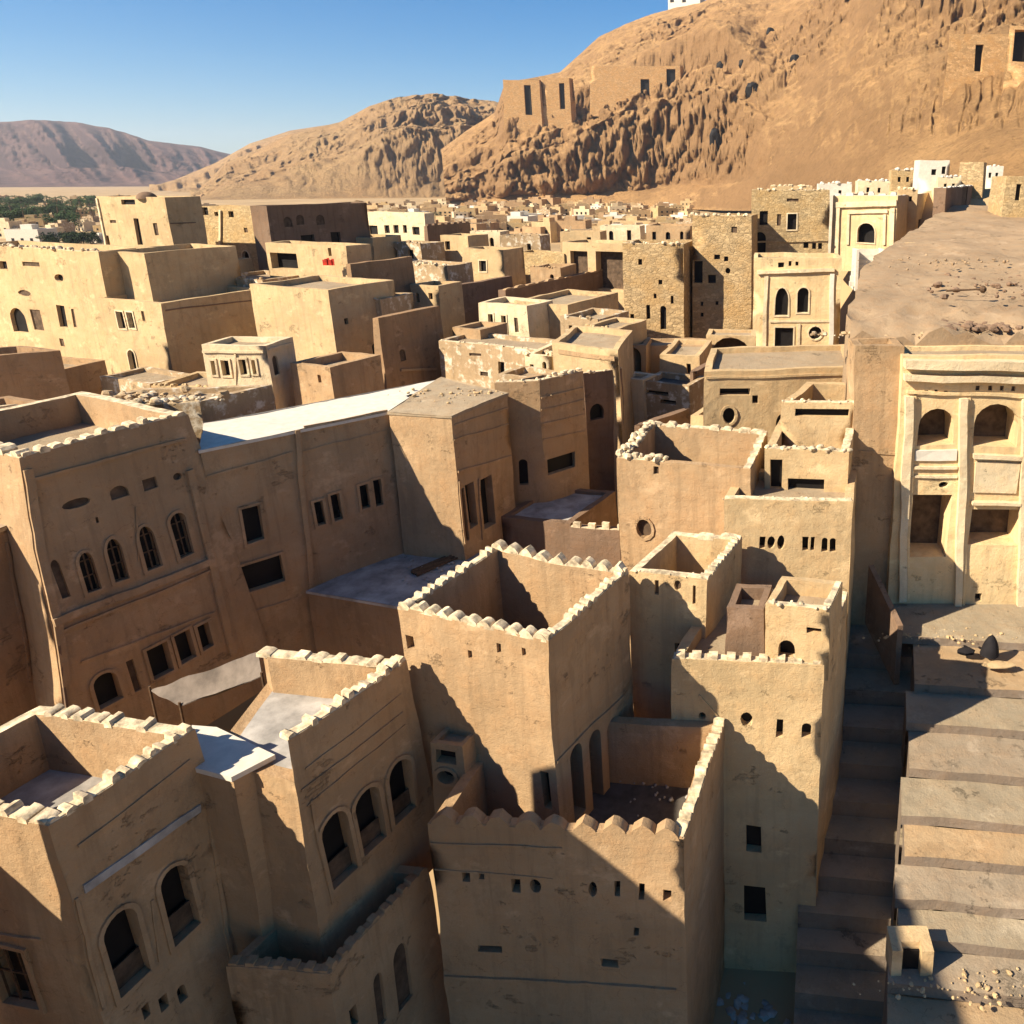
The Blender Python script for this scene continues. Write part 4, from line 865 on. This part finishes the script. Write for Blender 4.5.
# ------------------------------------------------------------------ right arcade palace
AR = {'d': 1.5, 'pane': 'dim', 'n': 'arch'}
house('palace_wall', 'tall plain sunlit wall block joined to the left of the carved arcade front', A=(856, 340), B=(905, 346), rot=-23, Cc=2.1, y=34.3, par=.3, base=8, mat='gold' if False else 'sand', s=.8, bat=.0, roof='earth', bands=[(0, (860, 451), (902, 453), .10, .05)])
house('arcade_palace', 'two-storey carved cream palace front with arched loggias at the right', A=(903, 352), B=(1120, 356), rot=-23, Cc=2.4, y=33.9, par=.2, base=9.2, mat='gold', s=.8, bat=.0, roof='roof',
      ops=[(0, 'a', 936, 427, 37, 36, AR), (0, 'a', 997, 426, 44, 42, AR), (0, 'r', 930, 526, 38, 64, AR), (0, 'r', 995, 528, 50, 36, AR), (0, 'r', 928, 542 + 18, 4, 7), (0, 'r', 979, 597, 7, 8), (0, 'o', 943, 484, 9, 6), (0, 'a', 1062, 426, 44, 42, AR), (0, 'r', 1060, 528, 50, 36, AR),
           (0, 'r', 916, 393, 4, 5, ND), (0, 'r', 926, 393, 4, 5, ND), (0, 'r', 936, 393, 3, 6, ND), (0, 'r', 946, 393, 4, 5, ND), (0, 'r', 978, 389, 4, 5, ND), (0, 'r', 990, 389, 4, 5, ND), (0, 'r', 1002, 389, 4, 5, ND), (0, 'r', 1014, 389, 4, 5, ND)],
      bands=[(0, (902, 363), (1110, 366), .4, .5, 'cream', 'cornice'), (0, (898, 377), (1110, 380), .3, .35, 'cream', 'cornice'), (0, (906, 392), (1110, 399), .14, .12, 'gold'),
             (0, (908, 396), (901, 600), .38, .25, 'cream', 'pilaster'), (0, (914, 396), (907, 600), .12, .16, 'gold', 'pilaster_strip'), (0, (963, 398), (957, 608), .34, .25, 'cream', 'pilaster'), (0, (969, 398), (963, 608), .12, .14, 'gold', 'pilaster_strip'), (0, (1026, 398), (1020, 608), .34, .25, 'cream', 'pilaster'),
             (0, (914, 454), (956, 455), .5, .12, 'white', 'balcony_rail'), (0, (914, 466), (956, 467), .12, .16, 'cream'), (0, (972, 456), (1020, 457), .2, .25, 'cream', 'balcony_rail'), (0, (973, 477), (1018, 478), 1.5, .10, 'cream', 'balcony_panel'), (0, (970, 502), (1020, 503), .14, .28, 'cream'),
             (0, (912, 475), (956, 476), .10, .10, 'cream')])

# ------------------------------------------------------------------ ruins and white building on the hill
from mathutils.bvhtree import BVHTree
hobj = bpy.data.objects['ochre_hill']
bvh = BVHTree.FromPolygons([v.co.copy() for v in hobj.data.vertices], [tuple(p.vertices) for p in hobj.data.polygons])
def on_hill(px, py):
    a = ray(px, py).normalized(); h = bvh.ray_cast(Vector((0, 0, CAMZ)), a)
    return h[0] if h[0] else None
def ruin(name, label, xa, xb, ytop, ybot, ops=(), mat='hill_stone', thick=8):
    q = on_hill((xa + xb) / 2, ybot)
    if q is None: print('no hill at', label); return
    yy = q.y - 2
    zt = at_y((xb, ytop), yy).z; zb = q.z - 14
    house(name, label, A=(xa, ytop), B=(xb, ytop), Cc=float(thick), z=zt, base=zb, par=1.2, t=1.2, mat=mat, s=7, wa=6.0, bat=.03, ops=ops, roof='earth', cat='ruin')
M['hill_stone'] = stonemat('hill_ruin_stone', (.44, .27, .125), .35)
DD = {'d': 3.0}
ruin('ruined_tower', 'square ruined tower with a dark doorway at the left brow of the ochre hill', 503, 539, 80, 122, [(0, 'r', 528, 100, 7, 30, DD)])
ruin('ruined_tower', 'second ruined tower right of the first one at the left brow of the ochre hill', 541, 569, 78, 116, [(0, 'r', 562, 96, 5, 26, DD)])
ruin('ruined_wall', 'long ruined wall with two dark upright openings halfway up the ochre hill', 590, 680, 66, 104, [(0, 'r', 645, 89, 9, 20, DD), (0, 'r', 671, 85, 9, 32, DD)])
ruin('ruined_wall', 'ruined wall with a tall dark slot high on the right of the ochre hill', 950, 1012, 34, 80, [(0, 'r', 979, 58, 8, 28, DD)])
ruin('ruined_tower', 'ruined block with a big dark opening high at the right edge of the hill', 1010, 1050, 26, 74, [(0, 'r', 1022, 46, 16, 32, DD)])
for px, py, r in [(752, 90, 7), (722, 66, 5), (742, 64, 4), (795, 60, 5), (715, 140, 6), (770, 32, 4)]:  # solid near-black lumps standing in for small shadows on the hillside
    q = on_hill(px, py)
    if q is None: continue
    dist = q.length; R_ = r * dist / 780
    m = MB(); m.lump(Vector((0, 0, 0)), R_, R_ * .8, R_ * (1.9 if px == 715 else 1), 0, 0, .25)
    o = m.build('shadow_lump', ['dark']); o.location = q + ray(px, py).normalized() * R_ * .55; tag(o, {752: 'round dark lump painting a shadow in the middle of the ochre hill', 722: 'small painted shadow lump left of a smaller one high on the ochre hill', 742: 'smallest dark painted shadow above the round one', 795: 'dark painted shadow below the long scree line of the ochre hill', 715: 'tall dark painted shadow at the right end of the cliff band', 770: 'small dark painted shadow near the top of the ochre hill'}[px], 'painted shadow')
q = at_y((690, 9), 1480); 
house('hilltop_house', 'white building on the crest of the ochre hill', A=(662, -9), B=(700, -7), Cc=20.0, y=1440, par=1, t=1, base=q.z - 60, mat='white', s=20, wa=0, bat=0, ops=[(0, 'r', 672, 0, 4, 5, {'d': 1.5}), (0, 'r', 684, 0, 4, 5, {'d': 1.5})], roof='white')

# ------------------------------------------------------------------ far town on the plain
def far_variant(k):
    r = random.Random(k); m = MB(); w_, d_, h_ = r.uniform(9, 15), r.uniform(8, 12), r.uniform(5, 10)
    X, Y_, Z_ = Vector((1, 0, 0)), Vector((0, 1, 0)), Vector((0, 0, 1))
    def bx(x, y, z, a, b, c, mi=0): m.obox((x, y, z), X * a, Y_ * b, Z_ * c, mi)
    bx(-w_ / 2, -d_ / 2, -1, w_, d_, h_ + 1)
    t = .4
    for a in ((-w_ / 2, -d_ / 2, w_, t), (-w_ / 2, d_ / 2 - t, w_, t), (-w_ / 2, -d_ / 2 + t, t, d_ - 2 * t), (w_ / 2 - t, -d_ / 2 + t, t, d_ - 2 * t)): bx(a[0], a[1], h_, a[2], a[3], .9)
    bx(-w_ * .3, 0, h_, w_ * .35, d_ * .35, 2.6)
    for f in range(int(h_ // 3.2)):
        for i in range(3):
            bx(-w_ / 2 + w_ * (i + .6) / 3.6, -d_ / 2 - .05, f * 3.2 + 1.2, 1.2, .2, 1.6, 1)
    return mesh_from(m.v, m.f, 'far_house', None, m.mi)
fm = [far_variant(k) for k in range(8)]
cols = ['white', 'pale', 'pale', 'sand', 'cream', 'sand', 'stone_fine', 'patch']
for i, me in enumerate(fm): me.materials.append(M[cols[i]]); me.materials.append(M['dark'])
r = random.Random(11); cnt = 0
def place_far(px, py, label, grp, sc=1.0):
    global cnt
    q = at_z((px, py), 0); o = bpy.data.objects.new('far_house', r.choice(fm)); COL.objects.link(o)
    o.location = (q.x, q.y, ground_h(q.x, q.y) - .2); s = sc * r.uniform(.7, 1.25); o.scale = (s, s, s * r.uniform(.6, 1.0)); o.rotation_euler.z = r.uniform(-.5, .5)
    tag(o, label, 'house', grp); cnt += 1
for i in range(230):
    py = 209 + 34 * r.random() ** 1.3; px = r.uniform(352, 700)
    place_far(px, py, 'tiny pale flat-roofed house in the far town at the foot of the ochre hill', 'far town houses below the ochre hill', 1.05)
for i in range(60):
    py = 196 + 46 * r.random() ** 1.2; px = r.uniform(-20, 250)
    place_far(px, py, 'tiny pale flat-roofed house in the far town among the trees at the left', 'far town houses at the left', .9)
for i in range(0):
    pass
# two houses one can tell apart in the left distance
for (px, py, s_, lab, mt) in [(34, 244, 1.1, 'bright white flat-roofed house in front of the dark grove at the far left', 'white'), (8, 238, .9, 'grey-roofed low house at the left edge beyond the old town', 'cream')]:
    me = far_variant(40 + px); me.materials.append(M[mt]); me.materials.append(M['dark']); o = bpy.data.objects.new('distant_house', me); COL.objects.link(o)
    q = at_z((px, py), 0); o.location = (q.x, q.y, ground_h(q.x, q.y)); o.scale = (s_, s_, s_); tag(o, lab, 'house')

# ------------------------------------------------------------------ filler houses between the described ones
r = random.Random(5)
fl_specs = [(582, 616, 330, 58, 'pale', 'small pale mud house just above the cream sunlit house with the notch band'), (560, 598, 320, 66, 'patch', 'blotchy patched house right of the house with two tall white-framed windows'), (452, 480, 330, 63, 'sand', 'little sandy house behind the left end of the low ledge house'),
            (410, 438, 286, 78, 'pale', 'small pale house between two dark-sided houses in mid town'), (352, 380, 300, 66, 'patch', 'patched little house at the right end of the sharp-cornered house'), (530, 560, 268, 90, 'sand', 'sandy house under the sunlit rubble box left of the roofless house'),
            (470, 500, 232, 112, 'cream', 'far cream house above the small pale box house'), (500, 540, 236, 106, 'patch', 'wide patched house above and right of the small pale box house'),
            (600, 640, 226, 124, 'cream', 'far cream house on the skyline of the old town above the roofless house'), (440, 468, 236, 104, 'pale', 'pale house squeezed left of the small pale box house'), (340, 372, 238, 98, 'pale', 'pale house against the right foot of the big dark cubic house'),
            (560, 600, 232, 116, 'pale', 'pale house behind the left half of the roofless house'), (646, 690, 226, 112, 'sand', 'sandy house peeping over the left rubble stone tower'), (300, 330, 232, 104, 'sand', 'sandy house behind the box house with the red cloth'), (660, 700, 356, 57, 'pale', 'low pale house between the dark arches below the stone towers'), (524, 552, 356, 55, 'cream', 'tiny cream house at the right end of the low ledge house'),
            (100, 150, 384, 58, 'patch', 'crumbling patched house at the foot of the tall stepped house'), (150, 210, 388, 55, 'pale', 'low pale house at the left foot of the small ornate cream house'), (290, 330, 368, 52, 'sand', 'low sandy house right of the small ornate cream house'), (386, 420, 244, 100, 'patch', 'patched house below the faded whitewashed house'), (180, 215, 262, 84, 'pale', 'pale house just right of the sunlit tower with the dome'), (212, 262, 280, 76, 'patch', 'patched house behind the dark side of the stepped house'), (0, 50, 372, 60, 'sand', 'sandy house in front of the round-topped window at the left edge')]
for xa, xb, yt, yy, mt, FL in fl_specs:
    wins = []; n_ = max(1, int((xb - xa) / 14))
    for i in range(n_):
        if r.random() < .8: wins.append((0, r.choice('rra'), xa + (xb - xa) * (i + .6) / (n_ + .2), yt + r.uniform(9, 13), r.uniform(3, 5), r.uniform(6, 10)))
    house('mud_house', FL, A=(xa, yt), B=(xb, yt), Cc=r.uniform(3, 6), y=yy, rot=r.choice([0, -8, -15]), par=r.uniform(.3, .6), mat=mt, s=1.2, bat=.003, ops=wins,
          crest=[(0, r.choice(['rubble', 'tooth', 'rubble']), r.uniform(.9, 1.4), .2, (0, 1), mt)] if r.random() < .6 else None)

# ------------------------------------------------------------------ trees on the plain
def crown_mesh(k, palm=False, flat=1.0):
    r = random.Random(k); vs = []; fs = []
    def leaf(c, s):
        a = Vector((r.gauss(0, 1), r.gauss(0, 1), r.gauss(0, .6))).normalized(); b = a.cross(Vector((r.random(), r.random(), r.random()))).normalized()
        k0 = len(vs); vs.extend([c - a * s, c + b * s * .5, c + a * s, c - b * s * .5]); fs.append((k0, k0 + 1, k0 + 2, k0 + 3))
    if palm:
        for i in range(16):
            t = 2 * math.pi * i / 16 + r.uniform(-.2, .2); up = r.uniform(.1, .9); d = Vector((math.cos(t), math.sin(t), 0))
            for j in range(8):
                u = j / 7; c = d * (3.4 * u) + Vector((0, 0, 7 + up * 2.2 * u - 3.2 * u * u)); w_ = .5 * (1 - u * .6); n = Vector((-d.y, d.x, 0))
                for sg in (-1, 1):
                    k0 = len(vs); e = n * sg * w_ * 1.6 - Vector((0, 0, .35)) + d * .5
                    vs.extend([c, c + d * .3, c + e]); fs.append((k0, k0 + 1, k0 + 2))
    else:
        cl = [(Vector((r.gauss(0, 1.7), r.gauss(0, 1.7), r.uniform(2.4, 6.0) * flat)), r.uniform(.9, 1.7)) for _ in range(13)]
        for c, R_ in cl:
            for _ in range(70):
                d = Vector((r.gauss(0, 1), r.gauss(0, 1), r.gauss(0, 1))).normalized() * R_ * r.random() ** .35; leaf(c + d, r.uniform(.22, .45))
    return mesh_from(vs, fs, 'crown')
def trunk_mesh(k, palm=False):
    r = random.Random(k); m = MB()
    if palm:
        p = Vector((0, 0, -.5)); 
        for j in range(6):
            q = Vector((math.sin(j * .4 + k) * .15, .1 * j, (j + 1) * 1.25)); m.tube(p, q, .3 - .02 * j, .28 - .02 * j, 7); p = q
    else:
        m.tube((0, 0, -.5), (0, 0, 2.6), .32, .2, 7)
        for _ in range(5): t = r.uniform(0, 6.28); m.tube((0, 0, r.uniform(1.6, 2.5)), (1.6 * math.cos(t), 1.6 * math.sin(t), r.uniform(3.4, 4.8)), .14, .05, 5)
    return mesh_from(m.v, m.f, 'trunk')
CR = [crown_mesh(i) for i in range(3)] + [crown_mesh(9, True)]; TR = [trunk_mesh(i) for i in range(3)] + [trunk_mesh(9, True)]
for i, me in enumerate(CR): me.materials.append(M['leaf_dark' if i == 1 else 'leaf'])
for me in TR: me.materials.append(M['bark'])
def tree(name, px, py, k, sc, label, grp, zg=0):
    q = at_z((px, py), zg); e = empty(name, (q.x, q.y, ground_h(q.x, q.y)), label, 'tree', grp); e.scale = (sc, sc, sc); e.rotation_euler.z = r.uniform(0, 6)
    for nm, me in (('crown', CR[k]), ('trunk', TR[k])):
        o = bpy.data.objects.new(nm, me); COL.objects.link(o); o.parent = e
for i in range(16):
    tree('broad_tree', r.uniform(44, 94), r.uniform(241, 250), 1, r.uniform(.75, 1.05), 'dark green tree of the dense grove beyond the sunlit house at the left edge', 'dark grove trees')
for i in range(95):
    py = r.choice([r.uniform(203, 214), r.uniform(206, 222), r.uniform(216, 232)])
    palm = r.random() < .45
    tree('palm_tree' if palm else 'broad_tree', r.uniform(-10, 100), py, 3 if palm else r.choice([0, 2]), r.uniform(1.2, 1.9), 'hazy green %s in the far oasis below the purple hills' % ('palm' if palm else 'round-crowned tree'), 'far oasis palms' if palm else 'far oasis trees')
for i in range(14):
    tree('broad_tree', r.uniform(380, 660), r.uniform(222, 243), r.choice([0, 1]), r.uniform(.8, 1.2), 'small green tree among the far pale houses below the ochre hill', 'far town trees')

# ------------------------------------------------------------------ small things
def thing_mesh(name, m, mats, label, cat, org, wobble=0, smooth=None, group=None):
    o = m.build(name, mats, None, org, wobble, smooth); o.location = org; return tag(o, label, cat, group)
# dome on the upper left tower
q = at_y((146, 194), 86); m = MB()
R_ = 1.0; n = 14
vs = [q + Vector((R_ * math.cos(a) * math.cos(e_), R_ * math.cos(e_) * math.sin(a), R_ * .75 * math.sin(e_) - .5)) for e_ in [0, .3, .6, .9, 1.2, 1.45] for a in [2 * math.pi * i / n for i in range(n)]]
m.add(vs, [(j * n + i, j * n + (i + 1) % n, (j + 1) * n + (i + 1) % n, (j + 1) * n + i) for j in range(5) for i in range(n)] + [tuple(range(5 * n, 6 * n))])
thing_mesh('roof_dome', m, ['brown'], 'small brown mud dome on top of the sunlit tower at the upper left', 'dome', q, 0, 60)
# red cloth hanging on wall
q = at_y((330, 262), 76.7); m = MB()
for i in range(5): m.obox(q + Vector((-.6 + i * .22, -.25 - (i % 2) * .06, -.3)), Vector((.22, 0, 0)), Vector((0, .06, 0)), Vector((0, 0, .55 + .08 * (i % 3))))
thing_mesh('hanging_cloth', m, ['cloth_red'], 'red cloth hanging on the sunlit wall in front of the big dark cubic house', 'cloth', q)
# white flight of steps at the portal
q = at_y((866, 246), 88); m = MB()
for i in range(7):
    m.obox(q + Vector((-1.2 - i * .14, -.35 * (i + 1), -.55 * (i + 1) - .3)), Vector((2.6 + .05 * i, 0, 0)), Vector((0, .36, 0)), Vector((0, 0, .55)))
m.obox(q + Vector((-1.5, -2.8, -4.6)), Vector((.3, 0, 0)), Vector((0, 2.8, .0)), Vector((0, 0, 4.4)))
m.obox(q + Vector((1.4, -2.8, -4.6)), Vector((.3, 0, 0)), Vector((0, 2.8, .0)), Vector((0, 0, 4.4)))
thing_mesh('steps', m, ['white'], 'white steps under the arched doorway of the tall gold portal house', 'steps', q, .5)
# bundle under dark cloth on a pale mat, on the landing
q = at_z((990, 655), 10.02); e = q.copy(); m = MB(); nn_ = 10
prof_ = [(.42, 0), (.38, .2), (.33, .42), (.24, .66), (.13, .86), (.03, .95)]
vs = [q + Vector((R2 * (1 + .12 * math.sin(3 * t)) * math.cos(t), R2 * .8 * math.sin(t), h_)) for R2, h_ in prof_ for t in [2 * math.pi * i / nn_ for i in range(nn_)]]
m.add(vs, [(j * nn_ + i, j * nn_ + (i + 1) % nn_, (j + 1) * nn_ + (i + 1) % nn_, (j + 1) * nn_ + i) for j in range(5) for i in range(nn_)] + [tuple(range(5 * nn_, 6 * nn_))])
m.lump(q + Vector((-1.0, .1, .12)), .4, .25, .14)
thing_mesh('cloth_bundle', m, ['cloth_black'], 'black peaked cloth-covered bundle on the landing below the carved palace', 'bundle', q, .4, 60)
m = MB(); c = q + Vector((.1, -.75, .03)); m.lump(c, .75, .3, .07, 0, 0, .1)
thing_mesh('mat', m, ['pale'], 'pale heap of matting in front of the black cloth bundle', 'mat', c, 0, 50)
# black hatch at the foot of stair street, in a low pale wall
q = at_z((912, 972), 7.3); m = MB(); X = Vector((1, 0, 0)); Y_ = Vector((0, 1, 0)); Z_ = Vector((0, 0, 1))
root = empty('well_house', q, 'small pale stone box with a square black opening near the foot of the stair street', 'well box')
m.obox(q + Vector((-.6, 0, -.4)), X * .3, Y_ * .8, Z_ * 1.2); m.obox(q + Vector((.25, 0, -.4)), X * .35, Y_ * .8, Z_ * 1.2); m.obox(q + Vector((-.3, .3, -.4)), X * .55, Y_ * .5, Z_ * 1.2)
m.build('wall', ['pale'], root, q, .6)
m = MB(); m.obox(q + Vector((-.29, .22, -.4)), X * .53, Y_ * .06, Z_ * .94); m.build('opening', ['dark'], root, q, .6)
# loose rubble
def rubble(name, label, pts, n, smin, smax, mat, seed):
    global rnd
    rr = random.Random(seed)
    for (px, py, z, sx, sy) in pts:
        c = at_z((px, py), z); 
        m = MB()
        for _ in range(n):
            s_ = smin + (smax - smin) * rr.random() ** 2.5
            m.lump(c + Vector((rr.gauss(0, sx), rr.gauss(0, sy), s_ * .3)), s_, s_ * .8, s_ * .6, rr.uniform(0, 3), 0, .35)
        o = m.build(name, [mat], None, c, 0, 30); o.location = c; tag(o, label, 'rubble', None, 'stuff')
rubble('rubble', 'fallen stone rubble at the foot of the carved palace', [(935, 636, 10, 1.7, .35)], 70, .03, .12, 'pale', 1)
rubble('rubble', 'broken stones strewn over the bottom right steps', [(972, 988, 7.15, 1.4, .3)], 70, .03, .10, 'pale', 2)
rubble('rubble', 'grey rubble and rags in the dark alley at the bottom', [(735, 1012, -.2, .9, 1.2)], 90, .06, .3, 'roof_grey', 3)
rubble('rubble', 'brown rubble patch along the front edge of the earthen terrace', [(965, 326, 22.9, 1.9, .55)], 420, .05, .3, 'brown', 4)
rubble('rubble', 'heap of broken mud brick on the roof beside the small ornate cream house', [(165, 398, 19.0, 1.6, .5)], 70, .08, .35, 'patch', 6)
rubble('rubble', 'debris in the shaded yard floor below the central tower', [(660, 790, 8.75, .8, .8)], 25, .04, .16, 'roof_grey', 7)
rubble('rubble', 'crumbs of plaster on the bluish grey terrace', [(440, 568, 10.25, 1.5, .6)], 60, .04, .14, 'roof_grey', 8)
rubble('rubble', 'stones on the flat beige roof right of the white roof', [(450, 395, 18.4, 1.6, .8)], 50, .04, .18, 'pale', 9)
rubble('rubble', 'crumbled earth and stones along the broken lip above the carved palace', [(900, 335, 22.7, 1.5, .25), ], 160, .04, .22, 'patch', 11)
rubble('rubble', 'pebbles strewn across the upper part of the earthen terrace', [(975, 262, 24.6, 4, 2)], 60, .05, .18, 'earth', 12)
rubble('rubble', 'stones scattered on the earthen terrace', [(985, 285, 23.9, 3, 3)], 80, .06, .28, 'brown', 5)
# stone poles and spouts on the terrace
q = at_z((972, 293), 24); m = MB(); m.tube(q + Vector((-1.4, 0, .12)), q + Vector((.6, .1, .2)), .06, .05); m.lump(q + Vector((.6, .1, .2)), .2, .2, .2)
thing_mesh('log', m, ['wood'], 'dark log with a knotted end lying on the earthen terrace', 'log', q)
# thin pale rail running down beside the stair street
def jar(px, py, z_, sc, label):
    q = at_z((px, py), z_); m = MB(); n = 12; pr = [(.10, 0), (.2, .12), (.27, .32), (.24, .52), (.12, .66), (.15, .74), (.13, .74), (.09, .66)]
    m.add([q + Vector((r_ * sc * math.cos(t), r_ * sc * math.sin(t), h_ * sc)) for r_, h_ in pr for t in [2 * math.pi * i / n for i in range(n)]], [(j * n + i, j * n + (i + 1) % n, (j + 1) * n + (i + 1) % n, (j + 1) * n + i) for j in range(len(pr) - 1) for i in range(n)])
    thing_mesh('clay_jar', m, ['rose'], label, 'jar', q, 0, 50)
def beams(px, py, z_, L_, ang, k, label):
    q = at_z((px, py), z_); m = MB(); d = Vector((math.cos(ang), math.sin(ang), 0)); e_ = Vector((-d.y, d.x, 0)); rr = random.Random(px)
    for i in range(k): o_ = q + e_ * (.16 * i) + Vector((0, 0, .06)) + d * rr.uniform(-.2, .2); m.tube(o_, o_ + d * L_ * rr.uniform(.8, 1) + Vector((0, 0, rr.uniform(0, .12))), .07, .055)
    thing_mesh('roof_beams', m, ['wood'], label, 'beams', q)
# cloth canopy, its shade put into the colour, stretched over the yard behind the near houses
ca = [at_z((150, 690), 11.4), at_z((258, 652), 13.0), at_z((262, 676), 12.6), at_z((180, 706), 11.2)]
e = empty('canopy', (ca[0] + ca[2]) / 2, 'shade-toned grey cloth canopy stretched over the shaded yard behind the bottom-left houses', 'canopy'); cq = e.location.copy()
m = MB(); nu, nv = 14, 7; vs = []
for lay in (0, .03):
    for j in range(nv + 1):
        for i in range(nu + 1):
            a, b = i / nu, j / nv; p = (ca[0] * (1 - a) + ca[1] * a) * (1 - b) + (ca[3] * (1 - a) + ca[2] * a) * b
            vs.append(p - Vector((0, 0, lay + .45 * math.sin(math.pi * a) * math.sin(math.pi * b) - noise.noise(p * 1.4) * .12)))
w1 = nu + 1; L2 = w1 * (nv + 1); fs = []
for j in range(nv):
    for i in range(nu):
        q0 = j * w1 + i; fs += [(q0, q0 + 1, q0 + w1 + 1, q0 + w1), (L2 + q0, L2 + q0 + w1, L2 + q0 + w1 + 1, L2 + q0 + 1)]
m.add(vs, fs); m.build('cloth', ['canvas'], e, cq, 0, 80)
for p in (ca[0], ca[3], ca[2]):
    mp = MB(); mp.tube(Vector((p.x, p.y, 5.0)), p + Vector((0, 0, .15)), .06, .05); mp.build('pole', ['wood'], e, cq)
jar(716, 460, 16.05, 1.2, 'clay jar in the roof well of the wide plain sunlit block')
beams(95, 775, 13.15, 2.4, .5, 4, 'loose wooden poles lying on the shaded roof of the bottom-left house')
beams(420, 575, 10.25, 2.6, .9, 5, 'wooden poles lying on the shaded grey terrace below the four slit windows')
a_ = at_z((868, 565), 12.6); b_ = at_z((898, 626), 10.9); m = MB()
m.obox(a_, b_ - a_, Vector((.25, .05, 0)), Vector((0, 0, -3.0)))
thing_mesh('ramp_wall', m, ['brown'], 'thin sloping pale-edged ramp wall in the shade left of the carved palace', 'wall', a_, .5)

# ------------------------------------------------------------------ air
m = MB(); m.obox((-12500, -400, -8), Vector((25000, 0, 0)), Vector((0, 13000, 0)), Vector((0, 0, 700)))
hz = m.build('haze', []); tag(hz, None, None, None, 'stuff')
hm = bpy.data.materials.new('haze'); hm.use_nodes = True; hn = hm.node_tree; hn.nodes.remove(hn.nodes['Principled BSDF'])
pv = hn.nodes.new('ShaderNodeVolumePrincipled'); pv.inputs['Density'].default_value = 0.00006; pv.inputs['Color'].default_value = (.80, .86, .95, 1); pv.inputs['Anisotropy'].default_value = .2
hn.links.new(pv.outputs[0], hn.nodes['Material Output'].inputs['Volume']); hz.data.materials.append(hm)
